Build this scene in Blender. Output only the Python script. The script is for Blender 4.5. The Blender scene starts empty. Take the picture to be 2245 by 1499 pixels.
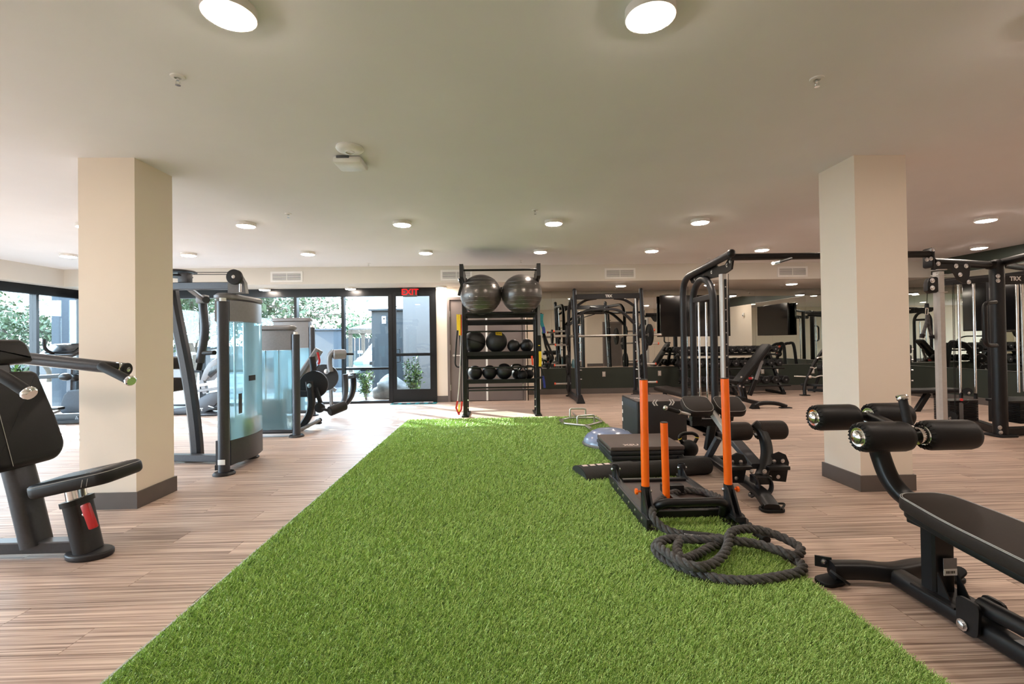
import bpy, bmesh, math, random
import numpy as np
from mathutils import Vector, Matrix
random.seed(7)
rng = np.random.default_rng(7)
SC = bpy.context.scene
COL = SC.collection
PI = math.pi
V = Vector

# ---------------------------------------------------------------- camera
CAM_H, FPX, YAW, PITCH, ROLL, PPX, PPY = 1.263, 1046.91, .0283, .0103, .0143, 1122.5, 737.16
_F = V((math.sin(YAW)*math.cos(PITCH), math.cos(YAW)*math.cos(PITCH), math.sin(PITCH)))
_R0 = V((math.cos(YAW), -math.sin(YAW), 0)); _U0 = _R0.cross(_F)
_R = _R0*math.cos(ROLL)-_U0*math.sin(ROLL); _U = _U0*math.cos(ROLL)+_R0*math.sin(ROLL)
CAMP = V((0, 0, CAM_H))
cd = bpy.data.cameras.new('camera'); cam = bpy.data.objects.new('camera', cd); COL.objects.link(cam)
cd.sensor_fit = 'HORIZONTAL'; cd.sensor_width = 36; cd.lens = FPX*36/2245
cd.shift_y = -(749.5-PPY)/2245; cd.clip_start = .05; cd.clip_end = 300
cam.matrix_world = Matrix(((_R.x, _U.x, -_F.x, 0), (_R.y, _U.y, -_F.y, 0), (_R.z, _U.z, -_F.z, CAM_H), (0, 0, 0, 1)))
SC.camera = cam

# ---------------------------------------------------------------- sky, sun, exposure
w = bpy.data.worlds.new('sky'); SC.world = w; w.use_nodes = True
_nt = w.node_tree; _nt.nodes.clear()
_o = _nt.nodes.new('ShaderNodeOutputWorld'); _b = _nt.nodes.new('ShaderNodeBackground')
_tc = _nt.nodes.new('ShaderNodeTexCoord'); _sx = _nt.nodes.new('ShaderNodeSeparateXYZ'); _cr = _nt.nodes.new('ShaderNodeValToRGB')
_cr.color_ramp.elements[0].position = .0; _cr.color_ramp.elements[0].color = (.79, .89, 1.0, 1)
_cr.color_ramp.elements[1].position = .7; _cr.color_ramp.elements[1].color = (.55, .72, .95, 1)
_nt.links.new(_tc.outputs['Generated'], _sx.inputs[0]); _nt.links.new(_sx.outputs['Z'], _cr.inputs[0])
_nt.links.new(_cr.outputs[0], _b.inputs[0]); _b.inputs[1].default_value = 7.2
_nt.links.new(_b.outputs[0], _o.inputs[0])
sl = bpy.data.lights.new('sun', 'SUN'); sl.energy = 7.0; sl.angle = .009; sl.color = (1, .95, .87)
so = bpy.data.objects.new('sun', sl); COL.objects.link(so)
_el = math.radians(26); SUND = V((.732*math.cos(_el), -.681*math.cos(_el), -math.sin(_el)))
so.rotation_euler = SUND.to_track_quat('-Z', 'Y').to_euler(); so.location = (-12, 16, 9)
SC.view_settings.view_transform = 'Standard'; SC.view_settings.look = 'None'
SC.view_settings.exposure = 1.68; SC.view_settings.gamma = 1; SC.view_settings.use_curve_mapping = False
LAMP_E = 50.0      # ceiling lamp diffuser emission
try:
    SC.cycles.max_bounces = 10; SC.cycles.diffuse_bounces = 5; SC.cycles.transparent_max_bounces = 24; SC.cycles.sample_clamp_indirect = 6
    SC.cycles.caustics_reflective = False; SC.cycles.caustics_refractive = False
    SC.cycles.use_denoising = True; SC.cycles.denoiser = 'OPENIMAGEDENOISE'
except Exception: pass

def A(px, py, X=None, Y=None, Z=None):
    d = _F+_R*((px-PPX)/FPX)-_U*((py-PPY)/FPX)
    t = X/d.x if X is not None else Y/d.y if Y is not None else (Z-CAM_H)/d.z
    return CAMP+d*t
def G(px, py, Z=0.): return A(px, py, Z=Z)

# ---------------------------------------------------------------- materials
def srgb(r, g, b):
    f = lambda c: (c/255/12.92 if c/255 <= .04045 else ((c/255+.055)/1.055)**2.4)
    return (f(r), f(g), f(b), 1)
def mat(name, col, rough=.5, metal=0., var=.12, scale=30., bump=0., bscale=200., emit=0., coat=0., spec=.5, stretch=(1, 1, 1)):
    m = bpy.data.materials.new(name); m.use_nodes = True; nt = m.node_tree; N = nt.nodes; L = nt.links
    p = N['Principled BSDF']; p.inputs['Roughness'].default_value = rough; p.inputs['Metallic'].default_value = metal
    p.inputs['Specular IOR Level'].default_value = spec
    if coat: p.inputs['Coat Weight'].default_value = coat; p.inputs['Coat Roughness'].default_value = .1
    tc = N.new('ShaderNodeTexCoord'); mp = N.new('ShaderNodeMapping'); mp.inputs['Scale'].default_value = stretch
    L.new(tc.outputs['Object'], mp.inputs[0])
    nz = N.new('ShaderNodeTexNoise'); nz.inputs['Scale'].default_value = scale; nz.inputs['Detail'].default_value = 3
    L.new(mp.outputs[0], nz.inputs['Vector'])
    cr = N.new('ShaderNodeValToRGB'); c = col
    cr.color_ramp.elements[0].position = .3; cr.color_ramp.elements[1].position = .7
    cr.color_ramp.elements[0].color = (c[0]*(1-var), c[1]*(1-var), c[2]*(1-var), 1)
    cr.color_ramp.elements[1].color = (min(1, c[0]*(1+var)), min(1, c[1]*(1+var)), min(1, c[2]*(1+var)), 1)
    L.new(nz.outputs[0], cr.inputs[0]); L.new(cr.outputs[0], p.inputs['Base Color'])
    if bump:
        n2 = N.new('ShaderNodeTexNoise'); n2.inputs['Scale'].default_value = bscale; n2.inputs['Detail'].default_value = 2
        L.new(mp.outputs[0], n2.inputs['Vector'])
        bp = N.new('ShaderNodeBump'); bp.inputs['Strength'].default_value = bump; bp.inputs['Distance'].default_value = .004
        L.new(n2.outputs[0], bp.inputs['Height']); L.new(bp.outputs[0], p.inputs['Normal'])
    if emit:
        L.new(cr.outputs[0], p.inputs['Emission Color']); p.inputs['Emission Strength'].default_value = emit
    return m
def nodemat(name):
    m = bpy.data.materials.new(name); m.use_nodes = True; nt = m.node_tree; nt.nodes.clear()
    return m, nt, nt.nodes.new('ShaderNodeOutputMaterial')

MT = {}
MT['ceil'] = mat('ceiling_paint', (.82, .82, .84), .85, var=.015, scale=2, bump=.05, bscale=160)
MT['wall'] = mat('cream_paint', (.79, .70, .60), .8, var=.015, scale=2, bump=.05, bscale=160)
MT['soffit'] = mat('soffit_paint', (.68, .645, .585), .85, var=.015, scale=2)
MT['green'] = mat('dark_green_paint', (.022, .030, .022), .55, var=.06, scale=3)
MT['base'] = mat('brown_grey_base', (.105, .088, .080), .55, var=.06, scale=8)
MT['blackframe'] = mat('black_anodised', (.008, .009, .011), .35, .3, var=.1)
MT['doorgrey'] = mat('taupe_door_paint', (.165, .135, .125), .45, var=.04, scale=3)
MT['white'] = mat('white_paint', (.80, .79, .77), .45, var=.02)
MT['ventdark'] = mat('vent_shade_dark_plastic', (.10, .11, .13), .6, var=.05)
MT['plastic_w'] = mat('white_plastic', (.82, .82, .80), .35, var=.02)
MT['ivory'] = mat('ivory_plate', (.62, .54, .48), .4, var=.02)
MT['black'] = mat('black_powdercoat', (.006, .006, .007), .40, .0, var=.15, scale=60, bump=.04, bscale=500, spec=.35)
MT['blackgl'] = mat('black_gloss', (.008, .008, .009), .16, var=.1)
MT['charcoal'] = mat('charcoal_powdercoat', (.018, .018, .021), .42, .1, var=.1, scale=60, spec=.4)
MT['graphite'] = mat('graphite_powdercoat', (.060, .063, .072), .38, .5, var=.06, scale=60)
MT['graphite_l'] = mat('light_graphite', (.20, .20, .21), .42, .35, var=.05, scale=40)
MT['vinyl'] = mat('black_vinyl', (.008, .008, .009), .46, var=.15, scale=90, bump=.12, bscale=700, spec=.3)
MT['vinylbr'] = mat('brown_black_vinyl', (.020, .014, .0115), .55, var=.12, scale=90, bump=.12, bscale=700, spec=.25)
MT['rubber'] = mat('black_rubber', (.007, .007, .008), .6, var=.2, scale=60, bump=.1, bscale=400, spec=.3)
MT['foam'] = mat('black_foam', (.020, .018, .017), .85, var=.3, scale=160, bump=.5, bscale=260)
MT['stitch'] = mat('pale_stitching', (.40, .39, .38), .7, var=.1)
MT['chrome'] = mat('chrome', (.80, .80, .80), .12, 1., var=.02)
MT['steel'] = mat('brushed_steel', (.62, .61, .60), .28, 1., var=.06, scale=40, stretch=(1, 1, .05))
MT['bolt'] = mat('zinc_bolt', (.62, .62, .64), .25, 1., var=.08)
MT['silverpaint'] = mat('silver_painted_column', (.50, .48, .46), .38, .35, var=.04)
MT['orange'] = mat('orange_powdercoat', (.95, .150, .007), .28, var=.03, scale=20)
MT['yellow'] = mat('yellow_webbing', (.80, .56, .02), .6, var=.06)
MT['red'] = mat('red_plastic', (.46, .012, .016), .3, var=.06)
MT['redf'] = mat('red_fabric', (.55, .02, .02), .6, var=.1)
MT['orangered'] = mat('orange_red_plastic', (.85, .09, .03), .4, var=.06)
MT['blue'] = mat('blue_fabric', (.02, .03, .22), .6, var=.15)
MT['teal'] = mat('teal_fabric', (.01, .16, .17), .7, var=.3, scale=50)
MT['rope'] = mat('charcoal_rope', (.080, .077, .077), .85, var=.45, scale=55, bump=.9, bscale=240)
MT['ball'] = mat('grey_stability_ball', (.13, .12, .113), .28, .65, var=.10, scale=18, bump=.05, bscale=60)
MT['medball'] = mat('black_med_ball', (.014, .014, .015), .55, var=.2, scale=60, bump=.3, bscale=180)
MT['slam'] = mat('black_slam_ball', (.009, .009, .010), .42, var=.2, scale=60, bump=.2, bscale=140)
MT['bosu'] = mat('lilac_blue_dome', (.23, .29, .46), .22, var=.06, scale=6, coat=.3)
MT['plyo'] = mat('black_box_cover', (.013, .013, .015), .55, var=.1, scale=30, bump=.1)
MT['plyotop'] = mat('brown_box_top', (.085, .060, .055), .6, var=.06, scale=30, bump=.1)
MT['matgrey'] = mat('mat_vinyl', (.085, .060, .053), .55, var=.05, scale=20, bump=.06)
MT['whiteprint'] = mat('white_print', (.80, .78, .77), .6, var=.02)
MT['pinkprint'] = mat('pale_print', (.80, .66, .62), .6, var=.02)
MT['tvscreen'] = mat('tv_screen', (.003, .003, .0035), .10, var=.05)
MT['screen'] = mat('console_screen', (.012, .013, .016), .12, var=.05)
MT['redled'] = mat('exit_letters', (.80, .006, .010), .4, var=.01, emit=.22)
MT['exitbody'] = mat('exit_sign_body', (.10, .10, .10), .4, .3, var=.03)
MT['gravel'] = mat('gravel', (.11, .09, .075), .9, var=.5, scale=26, bump=.8, bscale=40)
MT['asphalt'] = mat('asphalt', (.07, .07, .075), .9, var=.15, scale=12)
MT['concrete'] = mat('concrete', (.16, .155, .14), .9, var=.08, scale=6)
MT['boulder'] = mat('boulder_stone', (.13, .125, .12), .85, var=.5, scale=5, bump=.7, bscale=14)
MT['extgrey'] = mat('grey_stucco', (.125, .12, .12), .9, var=.05, scale=20, bump=.2, bscale=80)
MT['extdark'] = mat('dark_grey_cladding', (.022, .028, .033), .6, var=.06, scale=6)
MT['extblue'] = mat('blue_grey_stucco', (.055, .066, .08), .9, var=.06, scale=30, bump=.2, bscale=90)
MT['bark'] = mat('bark', (.10, .075, .055), .9, var=.3, scale=20)
MT['leaf'] = mat('olive_leaf', (.036, .058, .017), .6, var=.35, scale=3)
MT['leafl'] = mat('bright_leaf', (.075, .15, .010), .55, var=.35, scale=9)
MT['leafd'] = mat('dark_leaf', (.020, .055, .010), .55, var=.35, scale=9)
MT['carwhite'] = mat('white_car_paint', (.34, .36, .39), .15, .1, var=.01, coat=.6)
MT['carglass'] = mat('car_glass', (.10, .14, .17), .05, var=.05)
MT['tyre'] = mat('tyre_rubber', (.015, .015, .016), .8, var=.1)
MT['roofmetal'] = mat('roof_metal', (.16, .155, .15), .4, .6, var=.1, scale=8)
MT['backing'] = mat('turf_backing', (.10, .19, .045), .9, var=.3, scale=60)
MT['seal'] = mat('pale_edge_strip', (.42, .44, .42), .5, var=.05)
MT['lampbody'] = mat('lamp_trim', (.80, .77, .74), .5, var=.02)

m, nt, out = nodemat('lamp_diffuser'); e = nt.nodes.new('ShaderNodeEmission'); e.inputs[0].default_value = (1, .85, .72, 1); e.inputs[1].default_value = LAMP_E
nt.links.new(e.outputs[0], out.inputs[0]); MT['lamp'] = m

def glassmat(name, tint, refl=.9):
    m, nt, out = nodemat(name); N = nt.nodes; L = nt.links
    t = N.new('ShaderNodeBsdfTransparent'); t.inputs[0].default_value = tint
    g = N.new('ShaderNodeBsdfGlossy'); g.inputs['Roughness'].default_value = .01; g.inputs['Color'].default_value = (refl, refl, refl, 1)
    lw = N.new('ShaderNodeLayerWeight'); lw.inputs[0].default_value = .35; fr = N.new('ShaderNodeMath'); fr.operation = 'POWER'; fr.inputs[1].default_value = 3.; L.new(lw.outputs['Facing'], fr.inputs[0])
    ad = N.new('ShaderNodeMath'); ad.operation = 'MULTIPLY_ADD'; ad.inputs[1].default_value = .55; ad.inputs[2].default_value = .035; L.new(fr.outputs[0], ad.inputs[0]); mx = N.new('ShaderNodeMixShader')
    L.new(ad.outputs[0], mx.inputs[0]); L.new(t.outputs[0], mx.inputs[1]); L.new(g.outputs[0], mx.inputs[2]); L.new(mx.outputs[0], out.inputs[0])
    return m
MT['glass'] = glassmat('window_glass', (.90, .955, .96, 1))
def frostmat(name, col):
    m, nt, out = nodemat(name); N = nt.nodes; L = nt.links
    t = N.new('ShaderNodeBsdfTransparent'); t.inputs[0].default_value = (.50, .74, .84, 1)
    tl = N.new('ShaderNodeBsdfTranslucent'); tl.inputs[0].default_value = col
    df = N.new('ShaderNodeBsdfDiffuse'); df.inputs[0].default_value = col
    g = N.new('ShaderNodeBsdfGlossy'); g.inputs['Roughness'].default_value = .12
    tc = N.new('ShaderNodeTexCoord'); nz = N.new('ShaderNodeTexNoise'); nz.inputs['Scale'].default_value = 3
    L.new(tc.outputs['Object'], nz.inputs['Vector'])
    m1 = N.new('ShaderNodeMixShader'); m1.inputs[0].default_value = .55; L.new(df.outputs[0], m1.inputs[1]); L.new(tl.outputs[0], m1.inputs[2])
    m2 = N.new('ShaderNodeMixShader'); mr = N.new('ShaderNodeMapRange'); mr.inputs['To Min'].default_value = .38; mr.inputs['To Max'].default_value = .54
    L.new(nz.outputs[0], mr.inputs[0]); L.new(mr.outputs[0], m2.inputs[0]); L.new(m1.outputs[0], m2.inputs[1]); L.new(t.outputs[0], m2.inputs[2])
    lw = N.new('ShaderNodeLayerWeight'); lw.inputs[0].default_value = .3; m3 = N.new('ShaderNodeMixShader')
    pw = N.new('ShaderNodeMath'); pw.operation = 'MULTIPLY_ADD'; pw.inputs[1].default_value = .4; pw.inputs[2].default_value = .03; L.new(lw.outputs['Facing'], pw.inputs[0]); L.new(pw.outputs[0], m3.inputs[0]); L.new(m2.outputs[0], m3.inputs[1]); L.new(g.outputs[0], m3.inputs[2]); L.new(m3.outputs[0], out.inputs[0])
    return m
MT['frost'] = frostmat('frosted_blue_shield', (.36, .60, .68, 1))
m, nt, out = nodemat('mirror'); g = nt.nodes.new('ShaderNodeBsdfGlossy'); g.inputs['Color'].default_value = (.72, .75, .72, 1); g.inputs['Roughness'].default_value = .004
nt.links.new(g.outputs[0], out.inputs[0]); MT['mirror'] = m

# plank floor: fine streaks along x, tone per plank, all in world space
PW, PL = .185, 1.22
m, nt, out = nodemat('vinyl_plank'); N = nt.nodes; L = nt.links
def _math(op, a, b=None):
    n = N.new('ShaderNodeMath'); n.operation = op
    for i, q in enumerate((a, b)):
        if q is None: continue
        if isinstance(q, (int, float)): n.inputs[i].default_value = q
        else: L.new(q, n.inputs[i])
    return n.outputs[0]
ge = N.new('ShaderNodeNewGeometry'); sp = N.new('ShaderNodeSeparateXYZ'); L.new(ge.outputs['Position'], sp.inputs[0])
row = _math('FLOOR', _math('DIVIDE', _math('ADD', sp.outputs[1], 5.), PW))
offs = _math('MULTIPLY', _math('FRACT', _math('MULTIPLY', row, .3713)), PL)
colm = _math('FLOOR', _math('DIVIDE', _math('ADD', _math('ADD', sp.outputs[0], 20.), offs), PL))
cb = N.new('ShaderNodeCombineXYZ'); L.new(row, cb.inputs[0]); L.new(colm, cb.inputs[1])
wn = N.new('ShaderNodeTexWhiteNoise'); L.new(cb.outputs[0], wn.inputs[0])
cb2 = N.new('ShaderNodeCombineXYZ'); L.new(_math('ADD', _math('MULTIPLY', sp.outputs[0], .9), _math('MULTIPLY', wn.outputs[0], 37.)), cb2.inputs[0]); L.new(_math('MULTIPLY', sp.outputs[1], 70.), cb2.inputs[1])
n1 = N.new('ShaderNodeTexNoise'); n1.inputs['Scale'].default_value = 1.; n1.inputs['Detail'].default_value = 4; n1.inputs['Roughness'].default_value = .65
L.new(cb2.outputs[0], n1.inputs['Vector'])
cr = N.new('ShaderNodeValToRGB'); el = cr.color_ramp.elements
el[0].position = .34; el[0].color = srgb(116, 94, 83); el[1].position = .64; el[1].color = srgb(218, 196, 180)
q = el.new(.48); q.color = srgb(178, 152, 136)
L.new(n1.outputs[0], cr.inputs[0])
hs = N.new('ShaderNodeHueSaturation'); hs.inputs['Saturation'].default_value = .95
mr = N.new('ShaderNodeMapRange'); mr.inputs['To Min'].default_value = .90; mr.inputs['To Max'].default_value = 1.10; L.new(wn.outputs[0], mr.inputs[0]); L.new(mr.outputs[0], hs.inputs['Value'])
L.new(cr.outputs[0], hs.inputs['Color'])
p = N.new('ShaderNodeBsdfPrincipled'); L.new(hs.outputs[0], p.inputs['Base Color']); p.inputs['Roughness'].default_value = .48; p.inputs['Specular IOR Level'].default_value = .32
bp = N.new('ShaderNodeBump'); bp.inputs['Strength'].default_value = .15; bp.inputs['Distance'].default_value = .002; L.new(n1.outputs[0], bp.inputs['Height']); L.new(bp.outputs[0], p.inputs['Normal'])
L.new(p.outputs[0], out.inputs[0]); MT['plank'] = m
# turf blades
m, nt, out = nodemat('turf_blade'); N = nt.nodes; L = nt.links
ge = N.new('ShaderNodeNewGeometry'); wn = N.new('ShaderNodeTexNoise'); wn.inputs['Scale'].default_value = 330; wn.inputs['Detail'].default_value = 1
L.new(ge.outputs['Position'], wn.inputs['Vector'])
cr = N.new('ShaderNodeValToRGB'); el = cr.color_ramp.elements
el[0].position = .32; el[0].color = srgb(92, 134, 48); el[1].position = .72; el[1].color = srgb(244, 252, 184); q = el.new(.5); q.color = srgb(174, 212, 108)
L.new(wn.outputs[0], cr.inputs[0]); p = N.new('ShaderNodeBsdfPrincipled'); L.new(cr.outputs[0], p.inputs['Base Color']); p.inputs['Roughness'].default_value = .5
L.new(p.outputs[0], out.inputs[0]); MT['blade'] = m

# ---------------------------------------------------------------- mesh building
LOC = {}
def frame(n):
    n = V(n).normalized(); a = V((0, 0, 1)) if abs(n.z) < .9 else V((1, 0, 0))
    u = a.cross(n).normalized(); return u, n.cross(u)
def rotz(a): return Matrix.Rotation(a, 3, 'Z')
def fil(pts, r, n=5, closed=False):
    """round the corners of a polyline"""
    P = [V(p) for p in pts]; out = []
    N_ = len(P); rng_ = range(N_) if closed else range(1, N_-1)
    if not closed: out.append(P[0])
    for i in rng_:
        a, b, c = P[i-1], P[i], P[(i+1) % N_]
        d1 = (a-b); d2 = (c-b); k = min(r, d1.length*.49, d2.length*.49)
        p0 = b+d1.normalized()*k; p2 = b+d2.normalized()*k
        for j in range(n+1):
            t = j/n; out.append(p0*(1-t)**2+b*2*t*(1-t)+p2*t*t)
    if not closed: out.append(P[-1])
    return out
def crom(pts, n=8, closed=False):
    P = [V(p) for p in pts]; out = []; N_ = len(P)
    for i in range(N_ if closed else N_-1):
        g = (lambda k: P[k % N_]) if closed else (lambda k: P[max(0, min(N_-1, k))])
        a, b, c, d = g(i-1), g(i), g(i+1), g(i+2)
        for j in range(n):
            t = j/n; out.append(.5*((2*b)+(c-a)*t+(2*a-5*b+4*c-d)*t*t+(-a+3*b-3*c+d)*t**3))
    if not closed: out.append(P[-1])
    return out
class M:
    def __init__(s): s.v = []; s.f = []
    def add(s, vs, fs):
        k = len(s.v); s.v += [V(p) for p in vs]; s.f += [tuple(i+k for i in f) for f in fs]; return s
    def box(s, c, d, R=None):
        c = V(c); R = R or Matrix.Identity(3); x, y, z = d[0]/2, d[1]/2, d[2]/2
        vs = [c+R@V((a*x, b*y, g*z)) for a in (-1, 1) for b in (-1, 1) for g in (-1, 1)]
        return s.add(vs, [(0, 1, 3, 2), (4, 6, 7, 5), (0, 4, 5, 1), (2, 3, 7, 6), (0, 2, 6, 4), (1, 5, 7, 3)])
    def bb(s, x0, x1, y0, y1, z0, z1): return s.box(((x0+x1)/2, (y0+y1)/2, (z0+z1)/2), (abs(x1-x0), abs(y1-y0), abs(z1-z0)))
    def rbox(s, c, d, r, R=None, seg=2):
        bm = bmesh.new(); bmesh.ops.create_cube(bm, size=1)
        for q in bm.verts: q.co = V((q.co.x*d[0], q.co.y*d[1], q.co.z*d[2]))
        bmesh.ops.bevel(bm, geom=list(bm.edges), offset=min(r, min(d)*.49), segments=seg, profile=.5, affect='EDGES')
        bm.verts.index_update(); R = R or Matrix.Identity(3); c = V(c)
        s.add([c+R@q.co for q in bm.verts], [tuple(q.index for q in f.verts) for f in bm.faces]); bm.free(); return s
    def sweep(s, pts, sec, up=None, closed=False, scl=None, cap=True):
        P = [V(p) for p in pts]; n = len(P); m_ = len(sec); fr = []
        tan = []
        for i in range(n):
            a = P[i-1] if (i > 0 or closed) else P[i]; b = P[(i+1) % n] if (i < n-1 or closed) else P[i]
            t = (b-a); tan.append(t.normalized() if t.length > 1e-9 else V((0, 0, 1)))
        if up is None:
            u, _ = frame(tan[0])
            for i in range(n):
                u = (u-tan[i]*u.dot(tan[i])).normalized(); fr.append((u, tan[i].cross(u)))
        else:
            up = V(up)
            for i in range(n):
                u = up.cross(tan[i])
                u = u.normalized() if u.length > 1e-6 else fr[-1][0]
                fr.append((u, tan[i].cross(u)))
        vs = []
        for i in range(n):
            k = 1 if scl is None else scl[i]
            for (x, y) in sec: vs.append(P[i]+fr[i][0]*x*k+fr[i][1]*y*k)
        fs = []
        for i in range(n if closed else n-1):
            for j in range(m_):
                a = i*m_+j; b = i*m_+(j+1) % m_; c = ((i+1) % n)*m_+(j+1) % m_; d = ((i+1) % n)*m_+j; fs.append((a, b, c, d))
        if cap and not closed: fs += [tuple(reversed(range(m_))), tuple(range((n-1)*m_, n*m_))]
        return s.add(vs, fs)
    def tube(s, pts, r, n=10, closed=False, scl=None):
        return s.sweep(pts, [(r*math.cos(2*PI*i/n), r*math.sin(2*PI*i/n)) for i in range(n)], None, closed, scl)
    def rtube(s, pts, w_, h, up=(0, 0, 1), ch=.006):
        a, b = w_/2, h/2; c = min(ch, a*.5, b*.5)
        return s.sweep(pts, [(-a+c, -b), (a-c, -b), (a, -b+c), (a, b-c), (a-c, b), (-a+c, b), (-a, b-c), (-a, -b+c)], up)
    def oval(s, pts, w_, h, up=(0, 0, 1), n=14):
        def f(t, k): return math.copysign(abs(t)**.6, t)*k
        return s.sweep(pts, [(f(math.cos(2*PI*i/n), w_/2), f(math.sin(2*PI*i/n), h/2)) for i in range(n)], up)
    def lathe(s, prof, o, ax, n=24, cap=True):
        o = V(o); ax = V(ax).normalized(); u, v_ = frame(ax); vs = []
        for (r, z) in prof:
            for i in range(n):
                t = 2*PI*i/n; vs.append(o+ax*z+u*(r*math.cos(t))+v_*(r*math.sin(t)))
        fs = []
        for k in range(len(prof)-1):
            for i in range(n): fs.append((k*n+i, k*n+(i+1) % n, (k+1)*n+(i+1) % n, (k+1)*n+i))
        if cap: fs += [tuple(reversed(range(n))), tuple(range((len(prof)-1)*n, len(prof)*n))]
        return s.add(vs, fs)
    def cyl(s, a, b, r, r2=None, n=18, bev=0.):
        a, b = V(a), V(b); L_ = (b-a).length; r2 = r if r2 is None else r2
        if bev: pr = [(r-bev, 0), (r, bev), (r2, L_-bev), (r2-bev, L_)]
        else: pr = [(r, 0), (r2, L_)]
        return s.lathe(pr, a, b-a, n)
    def sph(s, c, r, n=24, sc=(1, 1, 1), R=None):
        c = V(c); R = R or Matrix.Identity(3); m_ = n//2; vs = [c+R@V((0, 0, r*sc[2]))]; fs = []
        for i in range(1, m_):
            t = PI*i/m_
            for j in range(n):
                p_ = 2*PI*j/n; vs.append(c+R@V((r*sc[0]*math.sin(t)*math.cos(p_), r*sc[1]*math.sin(t)*math.sin(p_), r*sc[2]*math.cos(t))))
        vs.append(c+R@V((0, 0, -r*sc[2]))); last = len(vs)-1
        for j in range(n): fs.append((0, 1+j, 1+(j+1) % n)); fs.append((last, last-n+(j+1) % n, last-n+j))
        for i in range(m_-2):
            for j in range(n):
                a = 1+i*n+j; b = 1+i*n+(j+1) % n; fs.append((a, a+n, b+n, b))
        return s.add(vs, fs)
    def prism(s, poly, o, u, v_, t):
        """2-d outline in (u,v) at o, thickness t centred along u x v"""
        o, u, v_ = V(o), V(u).normalized(), V(v_).normalized(); w_ = u.cross(v_); n = len(poly)
        vs = [o+u*a+v_*b-w_*t/2 for a, b in poly]+[o+u*a+v_*b+w_*t/2 for a, b in poly]
        return s.add(vs, [tuple(reversed(range(n))), tuple(range(n, 2*n))]+[(i, (i+1) % n, n+(i+1) % n, n+i) for i in range(n)])
    def pad(s, poly, o, u, v_, t, r=.02, k=4, crown=.0):
        """cushion: outline with rounded top and bottom edges, w = u x v is the top side"""
        o, u, v_ = V(o), V(u).normalized(), V(v_).normalized(); w_ = u.cross(v_); n = len(poly)
        ar = sum(poly[i][0]*poly[(i+1) % n][1]-poly[(i+1) % n][0]*poly[i][1] for i in range(n)); sg = 1 if ar > 0 else -1
        nr = []
        for i in range(n):
            a, b, c = poly[i-1], poly[i], poly[(i+1) % n]
            e1 = V((b[0]-a[0], b[1]-a[1])); e2 = V((c[0]-b[0], c[1]-b[1])); e1.normalize(); e2.normalize()
            q = V((-(e1.y+e2.y), e1.x+e2.x)); q = q.normalized()*sg if q.length > 1e-6 else V((0, 0)); nr.append(q)
        rings = []
        for j in range(k+1):
            t_ = PI/2*j/k; rings.append((r*(1-math.sin(t_)), -t/2+r*(1-math.cos(t_))))
        for j in range(k+1):
            t_ = PI/2*j/k; rings.append((r*(1-math.cos(t_)), t/2-r*(1-math.sin(t_))))
        vs = []
        for (ins, z) in rings:
            for i in range(n): vs.append(o+u*(poly[i][0]+nr[i].x*ins)+v_*(poly[i][1]+nr[i].y*ins)+w_*z)
        fs = [(a*n+i, a*n+(i+1) % n, (a+1)*n+(i+1) % n, (a+1)*n+i) for a in range(len(rings)-1) for i in range(n)]
        fs += [tuple(reversed(range(n))), tuple(range((len(rings)-1)*n, len(rings)*n))]
        return s.add(vs, fs)
    def mesh(s, name, o=(0, 0, 0), ang=38):
        me = bpy.data.meshes.new(name); o = V(o)
        me.from_pydata([tuple(p-o) for p in s.v], [], s.f); me.validate()
        me.polygons.foreach_set('use_smooth', [True]*len(me.polygons))
        try: me.set_sharp_from_angle(angle=math.radians(ang))
        except Exception: pass
        return me
    def build(s, name, mt, parent=None, ang=38, o=None):
        org = LOC.get(parent.name, V((0, 0, 0))) if parent is not None else V(o if o is not None else (0, 0, 0))
        me = s.mesh(name, org, ang); me.materials.append(MT[mt] if isinstance(mt, str) else mt)
        ob = bpy.data.objects.new(name, me); COL.objects.link(ob)
        if parent is not None: ob.parent = parent; LOC[ob.name] = org
        else: ob.location = org; LOC[ob.name] = org
        return ob
def tag(o, label, cat, group=None):
    o['label'] = label; o['category'] = cat
    if group: o['group'] = group
    return o
def struct(o): o['kind'] = 'structure'; return o
def thing(name, label, cat, loc=(0, 0, 0), group=None):
    o = bpy.data.objects.new(name, None); COL.objects.link(o); o.location = loc; o.empty_display_size = .1
    LOC[o.name] = V(loc); return tag(o, label, cat, group)
def copy_tree(o, parent=None, loc=None, rz=None, label=None, group=None):
    c = o.copy(); COL.objects.link(c); c.parent = parent
    if parent is None:
        if loc is not None: c.location = loc
        if rz is not None: c.rotation_euler = (0, 0, rz)
        if label: c['label'] = label
        if group: c['group'] = group
    for ch in o.children: copy_tree(ch, c)
    return c
def text(s_, size, o, u, v_, name, mt, parent, depth=.001, align='CENTER', bold=0.):
    cu = bpy.data.curves.new('t', 'FONT'); cu.body = s_; cu.size = size; cu.align_x = align; cu.align_y = 'CENTER'; cu.extrude = depth/2/1.; cu.offset = bold
    cu.resolution_u = 2
    ob = bpy.data.objects.new('t', cu); COL.objects.link(ob)
    dg = bpy.context.evaluated_depsgraph_get(); me = bpy.data.meshes.new_from_object(ob.evaluated_get(dg))
    bpy.data.objects.remove(ob); bpy.data.curves.remove(cu)
    o, u, v_ = V(o), V(u).normalized(), V(v_).normalized(); w_ = u.cross(v_); org = LOC.get(parent.name, V((0, 0, 0)))
    for q in me.vertices: q.co = o+u*q.co.x+v_*q.co.y+w_*q.co.z-org
    me.materials.clear(); me.materials.append(MT[mt]); me.name = name
    n_ = bpy.data.objects.new(name, me); COL.objects.link(n_); n_.parent = parent; LOC[n_.name] = org
    return n_
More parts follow.
